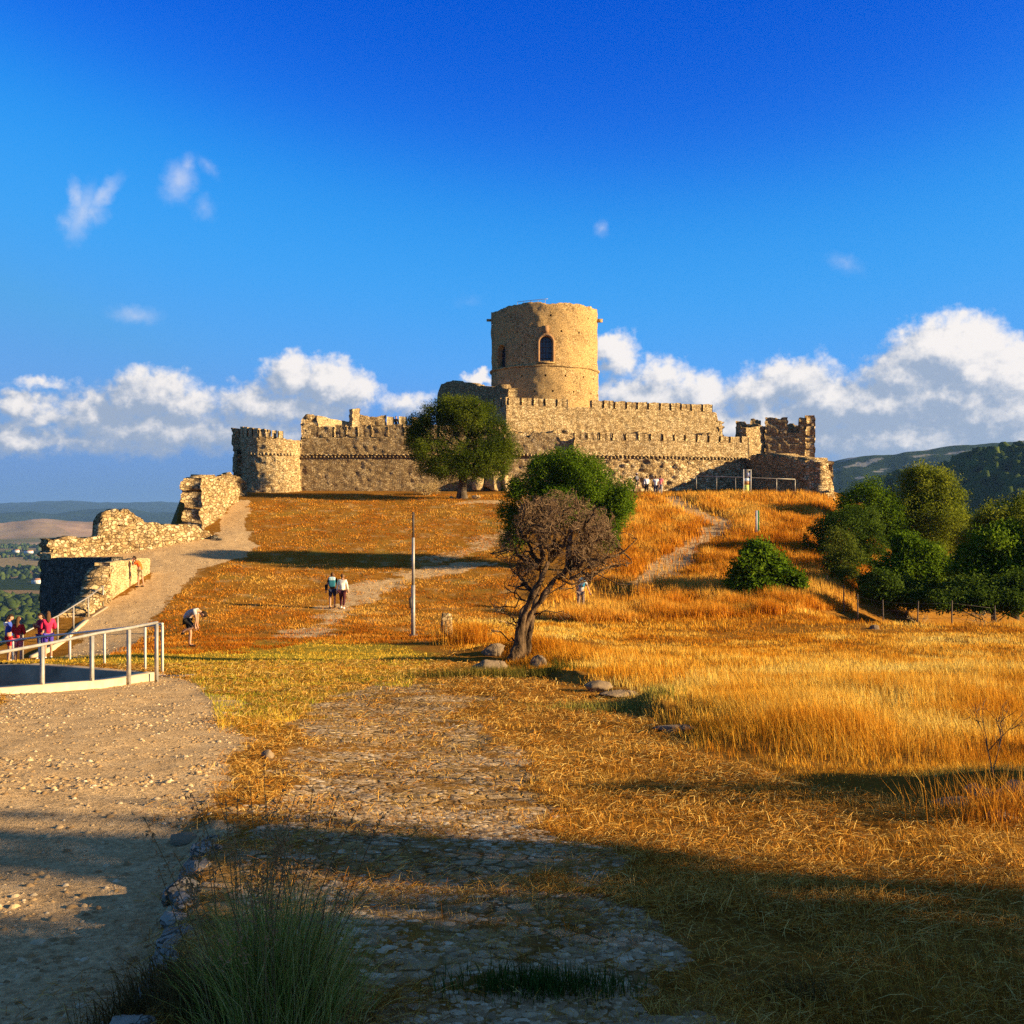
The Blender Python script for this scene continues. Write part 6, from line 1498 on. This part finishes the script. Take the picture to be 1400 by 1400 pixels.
az_ = t.m('MULTIPLY', t.m('ARCTAN2', sx.outputs[0], sx.outputs[1]), 57.29578); el_ = t.m('MULTIPLY', t.m('ARCSINE', sx.outputs[2]), 57.29578)
ae = t.n('ShaderNodeCombineXYZ', None, X=az_, Y=el_).outputs[0]
g1 = t.n('ShaderNodeGroup', {'node_tree': g}, i0=ae); g2 = t.n('ShaderNodeGroup', {'node_tree': g}, i0=t.v('ADD', ae, (.75, .75, 0)))
lit = t.m('SUBTRACT', g1.outputs[1], g2.outputs[1])
lit = t.m('ADD', t.m('MULTIPLY', lit, 1.1), t.m('ADD', t.m('MULTIPLY', t.step(el_, 1.0, 9.0), .33), t.m('MULTIPLY', t.m('SUBTRACT', t.noise(t.v('MULTIPLY', ae, (.8, 1.3, 1)), .9, 5, .6), .47), .95)))
litf = t.step(lit, -.22, .78)
CW = 1/SKY_STR*2**(1.3-EXPO)
cc = t.mix(litf, (.145*CW, .178*CW, .235*CW), (.41*CW, .385*CW, .365*CW))
covr = t.m('MULTIPLY', g1.outputs[0], t.m('ADD', .72, t.m('MULTIPLY', t.step(el_, .3, 4.0), .25)))
final = t.mix(covr, skyc, cc)
bg = t.n('ShaderNodeBackground', None, Color=final, Strength=SKY_STR); t.L.new(bg.outputs[0], out.inputs[0])
# haze
HZ = True
if HZ:
    m = bpy.data.materials.new('haze'); m.use_nodes = True; m.node_tree.nodes.clear(); t = NT(m.node_tree); out = t.n('ShaderNodeOutputMaterial')
    pv = t.n('ShaderNodeVolumePrincipled', None, Density=6.0e-5, Anisotropy=.2); pv.inputs['Color'].default_value = (.26, .52, 1.0, 1); t.L.new(pv.outputs[0], out.inputs['Volume'])
    o = mesh_obj('haze', boxv((0, 0, -12), (56000, 56000, 376)), [BOXF], m); tag(o, 'thin blue air over the hill and valley', None, None, 'stuff')
S.view_settings.view_transform = 'Standard'; S.view_settings.look = 'None'; S.view_settings.gamma = 1; S.view_settings.exposure = EXPO
W_.cycles.sampling_method = 'MANUAL'; W_.cycles.sample_map_resolution = 256
S.render.engine = 'CYCLES'; c = S.cycles
c.use_adaptive_sampling = True; c.adaptive_threshold = .008; c.max_bounces = 4; c.diffuse_bounces = 2; c.glossy_bounces = 2; c.transmission_bounces = 3; c.volume_bounces = 0; c.transparent_max_bounces = 8
c.use_denoising = False; c.sample_clamp_indirect = 6
